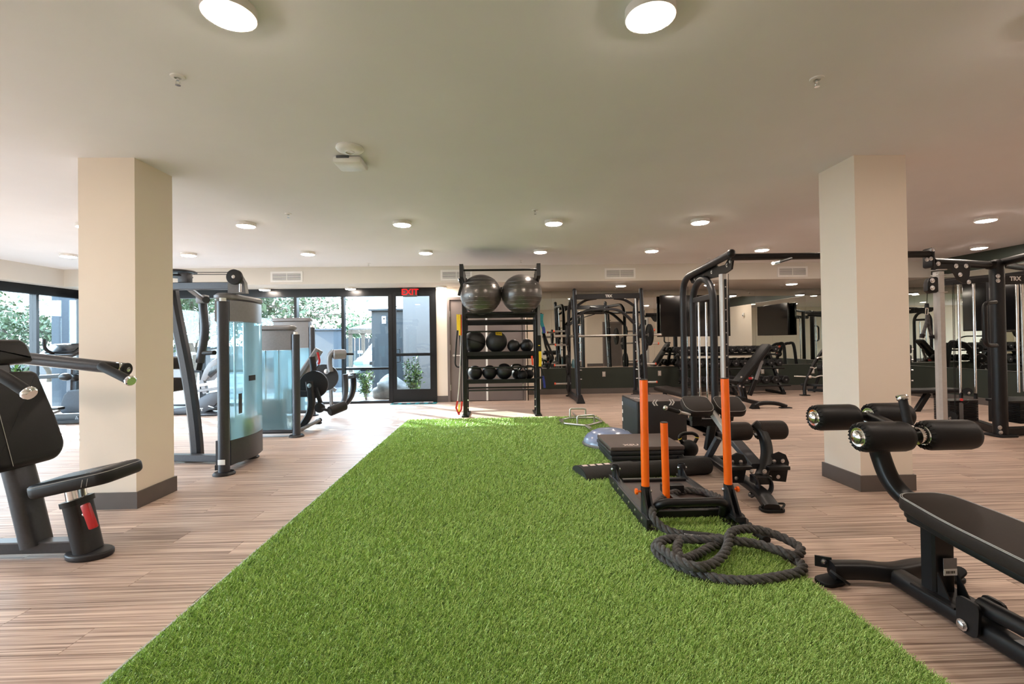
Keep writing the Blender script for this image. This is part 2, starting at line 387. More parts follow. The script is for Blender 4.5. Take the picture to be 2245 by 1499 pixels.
def rpoly(w_, h, r, n=4):
    """rounded rectangle outline centred on 0"""
    out = []
    for cx, cy, a0 in ((w_/2-r, h/2-r, 0), (-w_/2+r, h/2-r, 90), (-w_/2+r, -h/2+r, 180), (w_/2-r, -h/2+r, 270)):
        for i in range(n+1):
            t = math.radians(a0+90*i/n); out.append((cx+r*math.cos(t), cy+r*math.sin(t)))
    return out
def bolt(p, n, r=.012, h=.008, parent=None, name='bolt', mt='bolt'):
    m_ = M(); p, n = V(p), V(n).normalized()
    m_.lathe([(r*1.5, 0), (r*1.5, h*.25), (r, h*.3), (r, h*.8), (r*.6, h)], p, n, 10); return m_.build(name, mt, parent)
# ================================================================ STRUCTURE
HC = 2.751; XL, XR, YB, YM, YR = -8.55, 8.70, 10.15, 11.23, -.60
TX0, TX1, TY0, TY1 = -1.505, 1.60, -.25, 7.86        # turf lane
fl = struct(M().bb(XL-.3, XR+.3, YR-.2, YM+.2, -.12, -.008).build('floor', 'plank'))
def seen(x, y):
    d = V((x, y, 0))-CAMP; z = d.dot(_F)
    if z < .3: return None
    return (PPX+FPX*d.dot(_R)/z, PPY-FPX*d.dot(_U)/z, z)
planks = []
r0 = int(math.floor((YR+5)/PW)); r1 = int(math.ceil((YM+5)/PW))
for r in range(r0, r1):
    y0 = r*PW-5; y1 = y0+PW; off = ((r*.3713) % 1)*PL
    c0 = int(math.floor((XL+20+off)/PL)); c1 = int(math.ceil((XR+20+off)/PL))
    for c in range(c0, c1):
        x0 = c*PL-20-off; x1 = x0+PL; x0 = max(x0, XL-.2); x1 = min(x1, XR+.1)
        if x1-x0 < .02: continue
        segs = [(x0, x1)]
        if y1 > TY0 and y0 < TY1:
            segs = [(x0, min(x1, TX0)), (max(x0, TX1), x1)]
            if y1 > TY1 or y0 < TY0: segs = [(x0, x1)]
        for a, b in segs:
            if b-a > .02: planks.append((a, b, max(y0, YR), min(y1, YM)))
vis = []
for k, (a, b, y0, y1) in enumerate(planks):
    q = [seen(x, y) for x in (a, (a+b)/2, b) for y in (y0, y1)]
    q = [t for t in q if t and -80 < t[0] < 2330 and t[1] < 1580]
    if q: vis.append((min(t[2] for t in q), k))
vis.sort(); near = [k for _, k in vis[:290]]; nset = set(near); g = .0012; full = None
for k in near:
    a, b, y0, y1 = planks[k]; isfull = abs(b-a-PL) < 1e-4 and abs(y1-y0-PW) < 1e-4
    if isfull and full is not None: ob = bpy.data.objects.new('plank', full); COL.objects.link(ob)
    else:
        ob = M().bb(-(b-a)/2+g, (b-a)/2-g, -(y1-y0)/2+g, (y1-y0)/2-g, -.006, 0).build('plank', 'plank')
        if isfull: full = ob.data
    ob.parent = fl; ob.location = ((a+b)/2, (y0+y1)/2, 0)
mm = M()
for k, (a, b, y0, y1) in enumerate(planks):
    if k not in nset: mm.bb(a+g, b-g, y0+g, y1-g, -.006, 0)
ob = mm.build('plank_field', 'plank', fl); ob['kind'] = 'stuff'

# turf lane
turf = thing('turf_mat', 'long green artificial turf lane running down the middle of the gym', 'artificial turf', (0, 0, 0))
M().bb(TX0+.006, TX1-.004, TY0, TY1, -.006, .004).build('backing', 'backing', turf)
M().bb(TX0-.004, TX0+.006, TY0, TY1, -.006, .006).build('edge_strip', 'seal', turf)
def blades():
    n = 330000
    # density falls with distance so that each blade stays about a pixel wide
    yy = TY0 + 0*rng.random(n); lo, hi = 1.55, TY1
    u = rng.random(n); a = -.55
    yy = (lo**a+u*(hi**a-lo**a))**(1/a)
    xx = TX0+.012+rng.random(n)*(TX1-TX0-.02)
    k = (np.abs(xx) < 1.25*yy+.2)
    xx, yy = xx[k], yy[k]; n = len(xx)
    wd = .0013*np.clip(yy/2.0, .9, 3.)*(.7+.6*rng.random(n)); hh = .010+.018*rng.random(n); th = rng.random(n)*2*PI
    lean = (.006+.016*rng.random(n)); la = rng.normal(-.5, 1.1, n)
    lx, ly = lean*np.cos(la), lean*np.sin(la); dx, dy = np.cos(th)*wd, np.sin(th)*wd
    co = np.zeros((n, 4, 3), np.float32)
    co[:, 0] = np.stack([xx-dx, yy-dy, np.full(n, .003)], -1); co[:, 1] = np.stack([xx+dx, yy+dy, np.full(n, .003)], -1)
    co[:, 2] = np.stack([xx+dx*.7+lx, yy+dy*.7+ly, hh], -1); co[:, 3] = np.stack([xx-dx*.7+lx, yy-dy*.7+ly, hh], -1)
    me = bpy.data.meshes.new('turf_blades'); me.vertices.add(n*4); me.vertices.foreach_set('co', co.ravel())
    me.loops.add(n*4); me.loops.foreach_set('vertex_index', np.arange(n*4, dtype=np.int32))
    me.polygons.add(n); me.polygons.foreach_set('loop_start', np.arange(0, n*4, 4, dtype=np.int32)); me.polygons.foreach_set('loop_total', np.full(n, 4, np.int32))
    me.update(calc_edges=True); me.materials.append(MT['blade'])
    ob = bpy.data.objects.new('turf_blades', me); COL.objects.link(ob); ob.parent = turf; ob['kind'] = 'stuff'
blades()

# shell
struct(M().bb(-9.0, 9.0, YR-.3, 9.36, HC, HC+.3).build('ceiling', 'ceil'))
struct(M().bb(-9.0, 9.0, 9.33, 10.3, 2.425, HC+.3).bb(.6, 9.0, 10.3, 11.6, 2.425, HC+.3).build('ceiling_soffit', 'soffit'))
struct(M().bb(-9.0, -8.27, YR-.3, 9.33, 2.425, HC).build('ceiling_soffit', 'soffit'))
struct(M().bb(-9.0, 9.0, YR-.2, YR, 0, HC).build('wall_rear', 'wall'))
wr = struct(M().bb(XR, XR+.2, YR-.2, 11.5, 0, 2.43).build('wall_right', 'wall'))
M().bb(XR-.004, XR, 6.3, YM, 0, .635).build('wainscot', 'green', wr)
M().bb(XR-.004, XR+.2, YR, YM, 2.43, HC).build('upper_band', 'green', wr)
wb = struct(M().bb(.60, 9.0, YM, YM+.2, 0, 2.43).build('wall_back', 'wall'))
M().bb(.985, XR, YM-.004, YM, 0, .618).build('wainscot', 'green', wb)
ws = struct(M().bb(-1.31, -1.085, YB, YB+.18, 0, 2.43).bb(.575, .62, YB, YB+.18, 0, 2.43).bb(-1.085, .575, YB, YB+.18, 2.215, 2.43).build('wall_door_side', 'wall'))
struct(M().bb(.60, .62, YB, YM, 0, 2.43).build('wall_return', 'wall'))
struct(M().bb(-1.085, .575, YB+.12, YB+.18, 0, 2.215).build('wall_door_lining', 'doorgrey'))
# baseboards
struct(M().bb(.62, XR, YM-.02, YM-.004, 0, .125).build('baseboard_back', 'base'))
struct(M().bb(XR-.02, XR-.004, YR, YM, 0, .125).build('baseboard_right', 'base'))
struct(M().bb(-1.31, -1.085, YB-.016, YB, 0, .13).build('baseboard_door_side', 'base'))
struct(M().bb(-9, 8.7, YR, YR+.016, 0, .13).build('baseboard_rear', 'base'))
# columns
for nm, x0, lab in (('column', -2.845-.434, ''), ('column', 2.939, '')):
    c = struct(M().bb(x0, x0+.434, 3.826, 4.26, 0, HC).build(nm, 'wall', o=(x0+.217, 4.043, 0)))
    b = M(); t = .0155
    b.bb(x0-t, x0+.434+t, 3.826-t, 3.826, 0, .128); b.bb(x0-t, x0+.434+t, 4.26, 4.26+t, 0, .128)
    b.bb(x0-t, x0, 3.826, 4.26, 0, .128); b.bb(x0+.434, x0+.434+t, 3.826, 4.26, 0, .128); b.build('baseboard', 'base', c)

# mirrors on two walls, one panel at a time
mb = thing('wall_mirror', 'frameless mirror panels covering the back wall behind the weight machines', 'mirror', (4.8, YM, .62))
xs = [.985, 1.255, 2.475, 3.695, 4.915, 6.135, 7.355, XR-.012]
for a, b in zip(xs[:-1], xs[1:]): M().bb(a+.0012, b-.0012, YM-.010, YM-.004, .622, 2.422).build('mirror_panel', 'mirror', mb)
M().bb(.985, XR-.012, YM-.014, YM-.004, .612, .622).build('edge_channel', 'steel', mb)
mr_ = thing('wall_mirror', 'frameless mirror panels on the right hand wall beside the cable tower', 'mirror', (XR, 8.7, .635))
ys = [6.3, 7.53, 8.75, 9.97, YM-.016]
for a, b in zip(ys[:-1], ys[1:]): M().bb(XR-.010, XR-.004, a+.0012, b-.0012, .639, 2.43).build('mirror_panel', 'mirror', mr_)
M().bb(XR-.014, XR-.004, 6.3, YM-.016, .629, .639).build('edge_channel', 'steel', mr_)
M().bb(XR-.016, XR-.004, 6.3, YM-.016, 2.43, 2.438).build('edge_channel', 'steel', mr_)

# storefront glazing
def glazing(name, along, p0, p1, plane, mull, zr=.73, top=2.255, sill=.05):
    """along: 'x' or 'y' ; plane: the other coordinate"""
    o = struct(bpy.data.objects.new(name, None)); COL.objects.link(o); LOC[o.name] = V((0, 0, 0))
    def bx(a, b, q0, q1, z0, z1, nm, mt):
        m_ = M()
        m_.bb(a, b, plane+q0, plane+q1, z0, z1) if along == 'x' else m_.bb(plane+q0, plane+q1, a, b, z0, z1)
        m_.build(nm, mt, o)
    bx(p0, p1, -.02, .10, top, 2.43, 'head', 'blackframe'); bx(p0, p1, -.02, .10, 0, sill, 'sill', 'blackframe')
    ed = [p0]+mull+[p1]
    for x in mull: bx(x-.029, x+.029, -.03, .10, sill, top, 'mullion', 'blackframe')
    for a, b in zip(ed[:-1], ed[1:]):
        a2 = a+(.029 if a in mull else 0); b2 = b-(.029 if b in mull else 0)
        bx(a2, b2, -.01, .08, zr-.024, zr+.024, 'rail', 'blackframe')
        bx(a2, b2, .03, .04, sill, zr-.024, 'pane', 'glass'); bx(a2, b2, .03, .04, zr+.024, top, 'pane', 'glass')
    return o
glazing('window_1', 'x', XL+.1, -2.235, YB, [-8.15, -7.175, -6.2, -5.225, -4.247, -3.268])
glazing('window_2', 'y', -.4, YB-.05, XL-.06, [1.5, 3.0, 4.55, 6.05, 7.55, 9.07])
struct(M().bb(XL-.17, XL+.1, YB-.06, YB+.12, 0, 2.43).build('window_corner_post', 'blackframe'))
# glazed entrance door
d1 = struct(bpy.data.objects.new('door_1', None)); COL.objects.link(d1); LOC[d1.name] = V((0, 0, 0))
M().bb(-2.318, -2.235, YB-.03, YB+.1, 0, 2.43).build('jamb', 'blackframe', d1); M().bb(-1.392, -1.31, YB-.03, YB+.1, 0, 2.43).build('jamb', 'blackframe', d1)
M().bb(-2.235, -1.392, YB-.03, YB+.1, 2.33, 2.43).build('head', 'blackframe', d1)
M().bb(-2.235, -2.155, YB-.02, YB+.03, .01, 2.33).build('stile', 'blackframe', d1); M().bb(-1.45, -1.392, YB-.02, YB+.03, .01, 2.33).build('stile', 'blackframe', d1)
M().bb(-2.155, -1.45, YB-.02, YB+.03, 2.247, 2.33).build('top_rail', 'blackframe', d1); M().bb(-2.155, -1.45, YB-.02, YB+.03, .01, .285).build('bottom_rail', 'blackframe', d1)
M().bb(-2.155, -1.45, YB-.05, YB+.02, .985, 1.045).build('push_bar', 'blackframe', d1)
M().bb(-2.155, -1.45, YB, YB+.008, .285, .985).build('pane', 'glass', d1); M().bb(-2.155, -1.45, YB, YB+.008, 1.045, 2.247).build('pane', 'glass', d1)
M().tube(fil([(-2.18, YB+.03, 1.13), (-2.10, YB+.09, 1.13), (-2.10, YB+.09, .86), (-2.18, YB+.03, .86)], .03), .011, 8).build('pull_handle', 'blackframe', d1)
# double service door
d2 = struct(bpy.data.objects.new('door_2', None)); COL.objects.link(d2); LOC[d2.name] = V((0, 0, 0))
M().bb(-1.085, -1.03, YB-.012, YB+.12, 0, 2.215).bb(.52, .575, YB-.012, YB+.12, 0, 2.215).bb(-1.03, .52, YB-.012, YB+.12, 2.16, 2.215).build('door_frame', 'doorgrey', d2)
for a, b in ((-1.026, -.258), (-.252, .516)):
    M().bb(a, b, YB+.03, YB+.075, .012, 2.156).build('door_leaf', 'doorgrey', d2)
M().bb(-.275, -.235, YB+.018, YB+.03, .012, 1.86).build('astragal', 'white', d2)
for z in (1.86, 1.15, .30): M().bb(-1.036, -1.02, YB-.002, YB+.03, z-.06, z+.06).build('hinge', 'steel', d2); M().bb(.50, .524, YB-.002, YB+.03, z-.06, z+.06).build('hinge', 'steel', d2)
M().cyl((-.95, YB+.03, .98), (-.95, YB-.03, .98), .025).tube([(-.95, YB-.025, .98), (-.80, YB-.03, .98)], .009, 8).build('lever_handle', 'steel', d2)
# rear wall door
d3 = struct(M().bb(5.05, 6.0, YR, YR+.03, 0, 2.14).build('door_3', 'doorgrey'))
M().bb(5.13, 5.92, YR+.03, YR+.04, .01, 2.06).build('door_leaf', 'base', d3); M().cyl((5.22, YR+.04, 1.0), (5.22, YR+.10, 1.0), .02).build('knob', 'steel', d3)

# ================================================================ CEILING FITTINGS
def lamp_tpl():
    o = thing('ceiling_light', '', 'ceiling light', (0, 0, 0), 'round surface ceiling lights')
    M().lathe([(.112, 0), (.112, -.034), (.110, -.040), (.100, -.041), (.100, -.030)], (0, 0, 0), (0, 0, 1), 40, cap=False).build('rim', 'lampbody', o)
    M().lathe([(.1, -.038), (.098, -.045), (.085, -.049), (.001, -.051)], (0, 0, 0), (0, 0, 1), 40, cap=False).build('diffuser', 'lamp', o)
    return o
lt = lamp_tpl(); first = True
LX = [-6.83, -4.95, -3.06, -1.165, .705, 2.545, 4.39, 6.235, 8.10]
names = {2.15: 'nearest row', 5.88: 'second row', 7.79: 'third row'}
for y, rowname in ((2.12, 'near'), (5.90, 'middle'), (7.79, 'far')):
    for i, x in enumerate(LX):
        loc = (x if not (y < 3 and x > 2) else x+.14, y, HC)
        if y < 3 and x < -3.5: lab = 'round white surface ceiling light in the near row, '+('furthest left' if i == 0 else 'above the chest press machine')
        elif y < 3 and x > 2: lab = 'round white surface ceiling light in the near row, '+{5: 'just beyond the top right corner', 6: 'second past the top right corner', 7: 'third past the top right corner', 8: 'furthest right by the green band'}[i]
        elif y < 3: lab = 'large glowing round ceiling light at the top of the picture, '+('left of the two' if x < 0 else 'right of the two') if -2 < x < 2 else 'round ceiling light out over the left column'
        else:
            side = ['above the left window end', 'above the bikes by the windows', 'above the left cable machine', 'left of centre over the turf', 'right of centre over the turf', 'over the squat frame side', 'behind the right column', 'right of the right column', 'beside the dark green wall'][i]
            lab = 'round white ceiling light in the %s row, %s' % (rowname, side)
        if first: lt.location = loc; lt['label'] = lab; first = False
        else: copy_tree(lt, loc=loc, label=lab)
for i, (px, py) in enumerate(((565, 633), (762, 632), (962, 627), (1164, 627), (1368, 624.6), (1566, 622.7), (1758.7, 619), (1950, 617))):
    p = A(px, py, Z=2.38); where = ['above the weight tower cap', 'above the storefront mullion', 'between the exit sign and the ball rack', 'behind the silver balls', 'above the squat frame', 'above the back wall screen', 'left of the right column', 'behind the right column'][i]
    copy_tree(lt, loc=(p.x, 9.93, 2.425), label='small round light under the soffit, '+where, group='round lights under the soffit')
def sprinkler_tpl():
    o = thing('fire_sprinkler', '', 'sprinkler', (0, 0, 0), 'fire sprinkler heads')
    M().lathe([(.038, 0), (.036, -.006), (.018, -.009), (.016, -.004)], (0, 0, 0), (0, 0, 1), 24).build('escutcheon', 'white', o)
    m_ = M().cyl((0, 0, -.005), (0, 0, -.022), .008, n=10); m_.tube(fil([(-.009, 0, -.02), (-.012, 0, -.035), (0, 0, -.046)], .008), .0025, 6); m_.tube(fil([(.009, 0, -.02), (.012, 0, -.035), (0, 0, -.046)], .008), .0025, 6)
    m_.cyl((0, 0, -.044), (0, 0, -.048), .014, n=16); m_.build('sprinkler_head', 'chrome', o)
    return o
st = sprinkler_tpl()
for i, (q, z, lab) in enumerate((((390, 168), HC, 'near the top left light'), ((1791, 172), HC, 'above the right column'), ((632, 468), HC, 'above the left cable machine'), ((1173, 460), HC, 'between the middle row lights'),
        ((808, 577), HC, 'over the entrance soffit'), ((1142, 570), HC, 'above the ball rack'), ((1351, 631), 2.425, 'under the soffit above the squat frame'), ((1714, 626), 2.425, 'under the soffit near the right column'), ((1555, 566), HC, 'behind the bent black pipe'))):
    p = A(q[0], q[1], Z=z); lab = 'small chrome fire sprinkler head '+lab
    if i == 0: st.location = p; st['label'] = lab
    else: copy_tree(st, loc=p, label=lab)
p = A(767, 326, Z=HC-.01)
o = thing('wireless_access_point', 'round white disc access point on the ceiling behind the square box', 'access point', (p.x, p.y, HC))
M().lathe([(.10, 0), (.103, -.012), (.09, -.026), (.06, -.034), (.001, -.036)], (p.x, p.y, HC), (0, 0, 1), 36, cap=False).build('housing', 'plastic_w', o)
M().lathe([(.034, -.0345), (.034, -.040), (.03, -.041), (.03, -.036)], (p.x, p.y, HC), (0, 0, 1), 28, cap=False).build('centre_ring', 'plastic_w', o)
p = A(771, 366, Z=HC-.06); p = V((-1.18, 3.90, HC))
o = thing('ceiling_sensor_box', 'square white sensor box mounted flat on the ceiling', 'sensor', (p.x, p.y, HC))
M().rbox((p.x, p.y, HC-.030), (.225, .225, .055), .02).build('housing', 'plastic_w', o)
M().rbox((p.x-.03, p.y-.108, HC-.014), (.10, .02, .02), .003).build('connector', 'ventdark', o)
# vents in the soffit face
def vent_tpl():
    o = thing('air_vent', '', 'vent', (0, 0, 0), 'white air vents in the soffit')
    W_, H_ = .61, .205
    M().bb(-W_/2, W_/2, -.012, 0, H_/2-.034, H_/2).bb(-W_/2, W_/2, -.012, 0, -H_/2, -H_/2+.034).bb(-W_/2, -W_/2+.036, -.012, 0, -H_/2, H_/2).bb(W_/2-.036, W_/2, -.012, 0, -H_/2, H_/2).build('vent_frame', 'white', o)
    M().bb(-W_/2+.03, W_/2-.03, -.002, 0, -H_/2+.03, H_/2-.03).build('backing', 'ventdark', o)  # dark sheet, its colour stands in for the shade between the slats
    M().bb(-.006, .006, -.011, -.002, -H_/2+.03, H_/2-.03).build('centre_bar', 'white', o)
    sl_ = None
    for i in range(7):
        z = -H_/2+.043+i*.0198
        if sl_ is None: sl_ = M().box((0, 0, 0), (W_-.07, .003, .0125), Matrix.Rotation(-.35, 3, 'X')).build('slat', 'white', o); sl_.location = (0, -.008, z)
        else:
            c = sl_.copy(); COL.objects.link(c); c.parent = o; c.location = (0, -.008, z)
    return o
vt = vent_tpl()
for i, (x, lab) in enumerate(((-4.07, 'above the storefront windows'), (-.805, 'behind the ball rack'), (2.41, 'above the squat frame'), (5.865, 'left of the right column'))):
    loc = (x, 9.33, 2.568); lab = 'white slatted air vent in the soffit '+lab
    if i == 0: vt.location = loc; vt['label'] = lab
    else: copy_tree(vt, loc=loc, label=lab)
# exit sign
ex = thing('exit_sign', 'red lettered EXIT sign hanging above the glazed entrance door', 'exit sign', (-1.845, YB-.06, 2.32))
M().rbox((-1.845, YB-.06, 2.323), (.30, .05, .19), .012).build('sign_body', 'exitbody', ex)
M().bb(-1.90, -1.79, YB-.06, YB-.035, 2.415, 2.43).build('mount', 'exitbody', ex)
text('EXIT', .175, (-1.845, YB-.0862, 2.322), (1, 0, 0), (0, 0, 1), 'lettering', 'redled', ex, .003, bold=.004)
# outlets on the green wainscot
for px, py, lab in ((1324, 820, 'between the squat frame legs'), (1446, 818, 'left of the dumbbell rack'), (1672, 814, 'behind the upright bench'), (1703, 813, 'just right of the dumbbell rack'), (1782, 813, 'beside the barbell rack')):
    p = A(px, py, Y=YM-.008)
    o = thing('wall_outlet', 'ivory electrical outlet plate on the green wall '+lab, 'outlet', (p.x, YM-.004, p.z), 'outlet plates on the green wall')
    M().rbox((p.x, YM-.007, p.z), (.075, .008, .118), .003).build('cover_plate', 'ivory', o)
    for dz in (.02, -.02): M().rbox((p.x, YM-.012, p.z+dz), (.032, .004, .028), .002).build('socket', 'plastic_w', o)
# screens
def tv(name, lab, x0, x1, z0, z1, y):
    o = thing(name, lab, 'television', ((x0+x1)/2, y, z0))
    M().rbox(((x0+x1)/2, y, (z0+z1)/2), (x1-x0, .05, z1-z0), .006).build('casing', 'blackgl', o)
    M().bb(x0+.012, x1-.012, y-.0265, y-.025, z0+.018, z1-.012).build('screen', 'tvscreen', o)
    M().bb((x0+x1)/2-.25, (x0+x1)/2+.25, y+.02, YM-.012, (z0+z1)/2-.2, (z0+z1)/2+.2).build('wall_bracket', 'black', o)
    return o
tv('television', 'large black flat television on the mirrored back wall', 3.80, 5.46, 1.315, 2.285, 11.11)
o = thing('television', 'large black flat television on the mirrored right hand wall', 'television', (8.58, 7.73, 1.33))
M().rbox((8.58, 7.73, 1.81), (.05, 1.66, .96), .006).build('casing', 'blackgl', o)
M().bb(8.5535, 8.555, 6.912, 8.548, 1.35, 2.278).build('screen', 'tvscreen', o)
M().bb(8.60, XR-.012, 7.5, 7.96, 1.6, 2.0).build('wall_bracket', 'black', o)
p = V((XR-.03, 5.8, 2.09)); o = thing('wall_sensor', 'small white sensor box high on the right hand wall', 'sensor', p)
M().rbox(p, (.05, .09, .13), .012).build('housing', 'plastic_w', o); M().rbox(p+V((-.03, 0, -.03)), (.02, .05, .03), .006).build('lens', 'ventdark', o)
# door mat
m_ = thing('door_mat', 'thin teal striped door mat just inside the glazed entrance door', 'mat', (-1.78, 9.97, 0))
M().bb(-2.24, -1.30, 9.84, 10.09, 0, .008).build('mat_base', 'teal', m_)
for i in range(5): M().bb(-2.20+i*.18, -2.10+i*.18, 9.86, 10.07, .008, .0095).build('woven_stripe', 'charcoal', m_)
# ================================================================ LEFT SIDE MACHINES
# ---- chest press at the left edge
t = thing('chest_press_machine', 'dark grey chest press machine with padded seat and red lever at the left edge', 'exercise machine', (-2.75, 3.0, 0))
M().rtube([(-3.62, 3.0, .062), (-2.5, 3.0, .062)], .085, .07).build('base_beam', 'graphite', t)
m_ = M(); m_.pad([(.128*math.cos(a*PI/14), .095*math.sin(a*PI/14)) for a in range(28)], (-2.49, 2.975, .019), (1, 0, 0), (0, 1, 0), .038, .012); m_.build('foot', 'charcoal', t)
M().oval([(-2.50, 2.98, .03), (-2.565, 2.98, .325)], .10, .155, up=(0, 1, 0)).build('seat_post', 'charcoal', t)
M().oval([(-2.563, 2.98, .318), (-2.57, 2.98, .348)], .115, .175, up=(0, 1, 0)).build('collar', 'black', t)
M().oval([(-2.568, 2.98, .34), (-2.58, 2.98, .41)], .075, .10, up=(0, 1, 0)).build('seat_neck', 'chrome', t)
a, b = A(186, 1104, Y=2.905), A(206, 1158, Y=2.905)
lv = M().rbox((a+b)/2, (.045, .03, (b-a).length), .009, Matrix.Rotation(math.atan2((a-b).x, (a-b).z), 3, 'Y')).build('adjust_lever', 'red', t)
bolt(A(183, 1128, Y=2.92), (0, -1, 0), .006, .006, t, 'lever_pin')
# seat pad, tilted up towards the front
a, b = A(44, 1090, Y=2.84), A(232, 1049, Y=2.84); u = (b-a).normalized(); L_ = (b-a).length
poly = [(x, y) for x, y in rpoly(L_, .33, .07, 5)]
c = (a+b)/2+V((0, .165, .01)); m_ = M().pad(poly, c, u, V((0, 1, 0)), .085, .03); sp_ = m_.build('seat', 'vinyl', t)
for off in (.045, .075):
    x = L_/2-.07-off; M().tube([c+u*x+V((0, -.163, -.03)), c+u*(x+.01)+V((0, -.166, .01)), c+u*(x+.006)+V((0, -.14, .044)), c+u*(x+.004)+V((0, .14, .044))], .0018, 5).build('seam', 'stitch', sp_)
M().tube([c+u*q[0]*.985+V((0, 1, 0))*q[1]*.985+u.cross(V((0, 1, 0)))*.027 for q in poly], .0018, 5, closed=True).build('seam', 'stitch', sp_)
# back support
M().oval([(-2.825, 3.0, .07), (-2.90, 3.0, .40), (-2.99, 3.0, .75), (-3.10, 3.0, 1.2)], .10, .16, up=(0, 1, 0)).build('back_post', 'graphite', t)
b0, b1 = V((-2.885, 3.0, .545)), V((-3.03, 3.0, 1.115)); vv = (b1-b0).normalized(); uu = V((0, 1, 0)); hh = (b1-b0).length
poly = fil([(-.19, -hh/2, 0), (.19, -hh/2, 0), (.255, -hh/2+.08, 0), (.235, 0, 0), (.19, hh/2-.02, 0), (.16, hh/2, 0), (-.16, hh/2, 0), (-.19, hh/2-.02, 0), (-.235, 0, 0), (-.255, -hh/2+.08, 0)], .05, 4, True)
bk = M().pad([(p.x, p.y) for p in poly], (b0+b1)/2, uu, vv, .085, .035).build('backrest', 'vinyl', t)
M().tube([(b0+b1)/2+uu*-.12+vv*(-hh/2+.03)+V((.048, 0, 0)), (b0+b1)/2+uu*-.12+vv*(hh/2-.03)+V((.048, 0, 0))], .0015, 5).build('seam', 'stitch', bk)
h0 = V((-3.075, 3.0, 1.232)); poly = fil([(-.17, -.085, 0), (.20, -.07, 0), (.18, .05, 0), (.15, .085, 0), (-.15, .085, 0), (-.19, .05, 0)], .03, 4, True)
M().pad([(p.x, p.y) for p in poly], h0, uu, vv, .10, .035).build('headrest', 'vinyl', t)
M().tube([h0+V((-.02, 0, -.12)), h0+V((-.02, .0, .02))], .018, 8).build('headrest_stem', 'steel', t)
# press arms
a, b = A(62, 786, Y=3.56), A(278, 809, Y=3.56)
M().tube([V((-3.52, 3.4, 1.22)), a+V((-.12, 0, .01)), a, b], .044, 14).build('press_arm', 'graphite', t)
M().cyl(b+V((-.01, 0, 0)), b+V((.012, 0, -.002)), .047, bev=.006).build('end_cap', 'rubber', t); bolt(b+V((.012, 0, -.002)), b-a, .012, .006, t)
hp = fil([A(262, 805, Y=3.54), A(216, 800, Y=3.42), A(283, 833, Y=3.30)], .09, 6)
M().tube(hp, .030, 12).build('handle_grip', 'rubber', t)
M().lathe([(.032, 0), (.035, .006), (.035, .02), (.028, .028)], hp[-1], hp[-1]-hp[-2], 16).build('grip_cap', 'chrome', t)
M().lathe([(.034, 0), (.036, .008), (.034, .02)], hp[0]+V((.0, 0, 0)), hp[1]-hp[0], 16).build('grip_ring', 'chrome', t)
np_ = fil([V((-3.52, 2.62, 1.2)), A(-70, 790, Y=2.48), A(6, 824, Y=2.44), A(58, 858, Y=2.44)], .12, 6)
M().tube(np_, .028, 12).build('handle_grip', 'rubber', t)
M().lathe([(.030, 0), (.034, .006), (.034, .022), (.028, .03)], np_[-1], np_[-1]-np_[-2], 18).build('grip_cap', 'chrome', t)
M().tube([(-3.52, 2.62, 1.2), (-3.52, 3.4, 1.22)], .04, 12).build('arm_yoke', 'graphite', t)
M().rtube([(-3.55, 3.0, .05), (-3.52, 3.0, 1.75)], .12, .09, up=(0, 1, 0)).build('rear_upright', 'graphite', t)

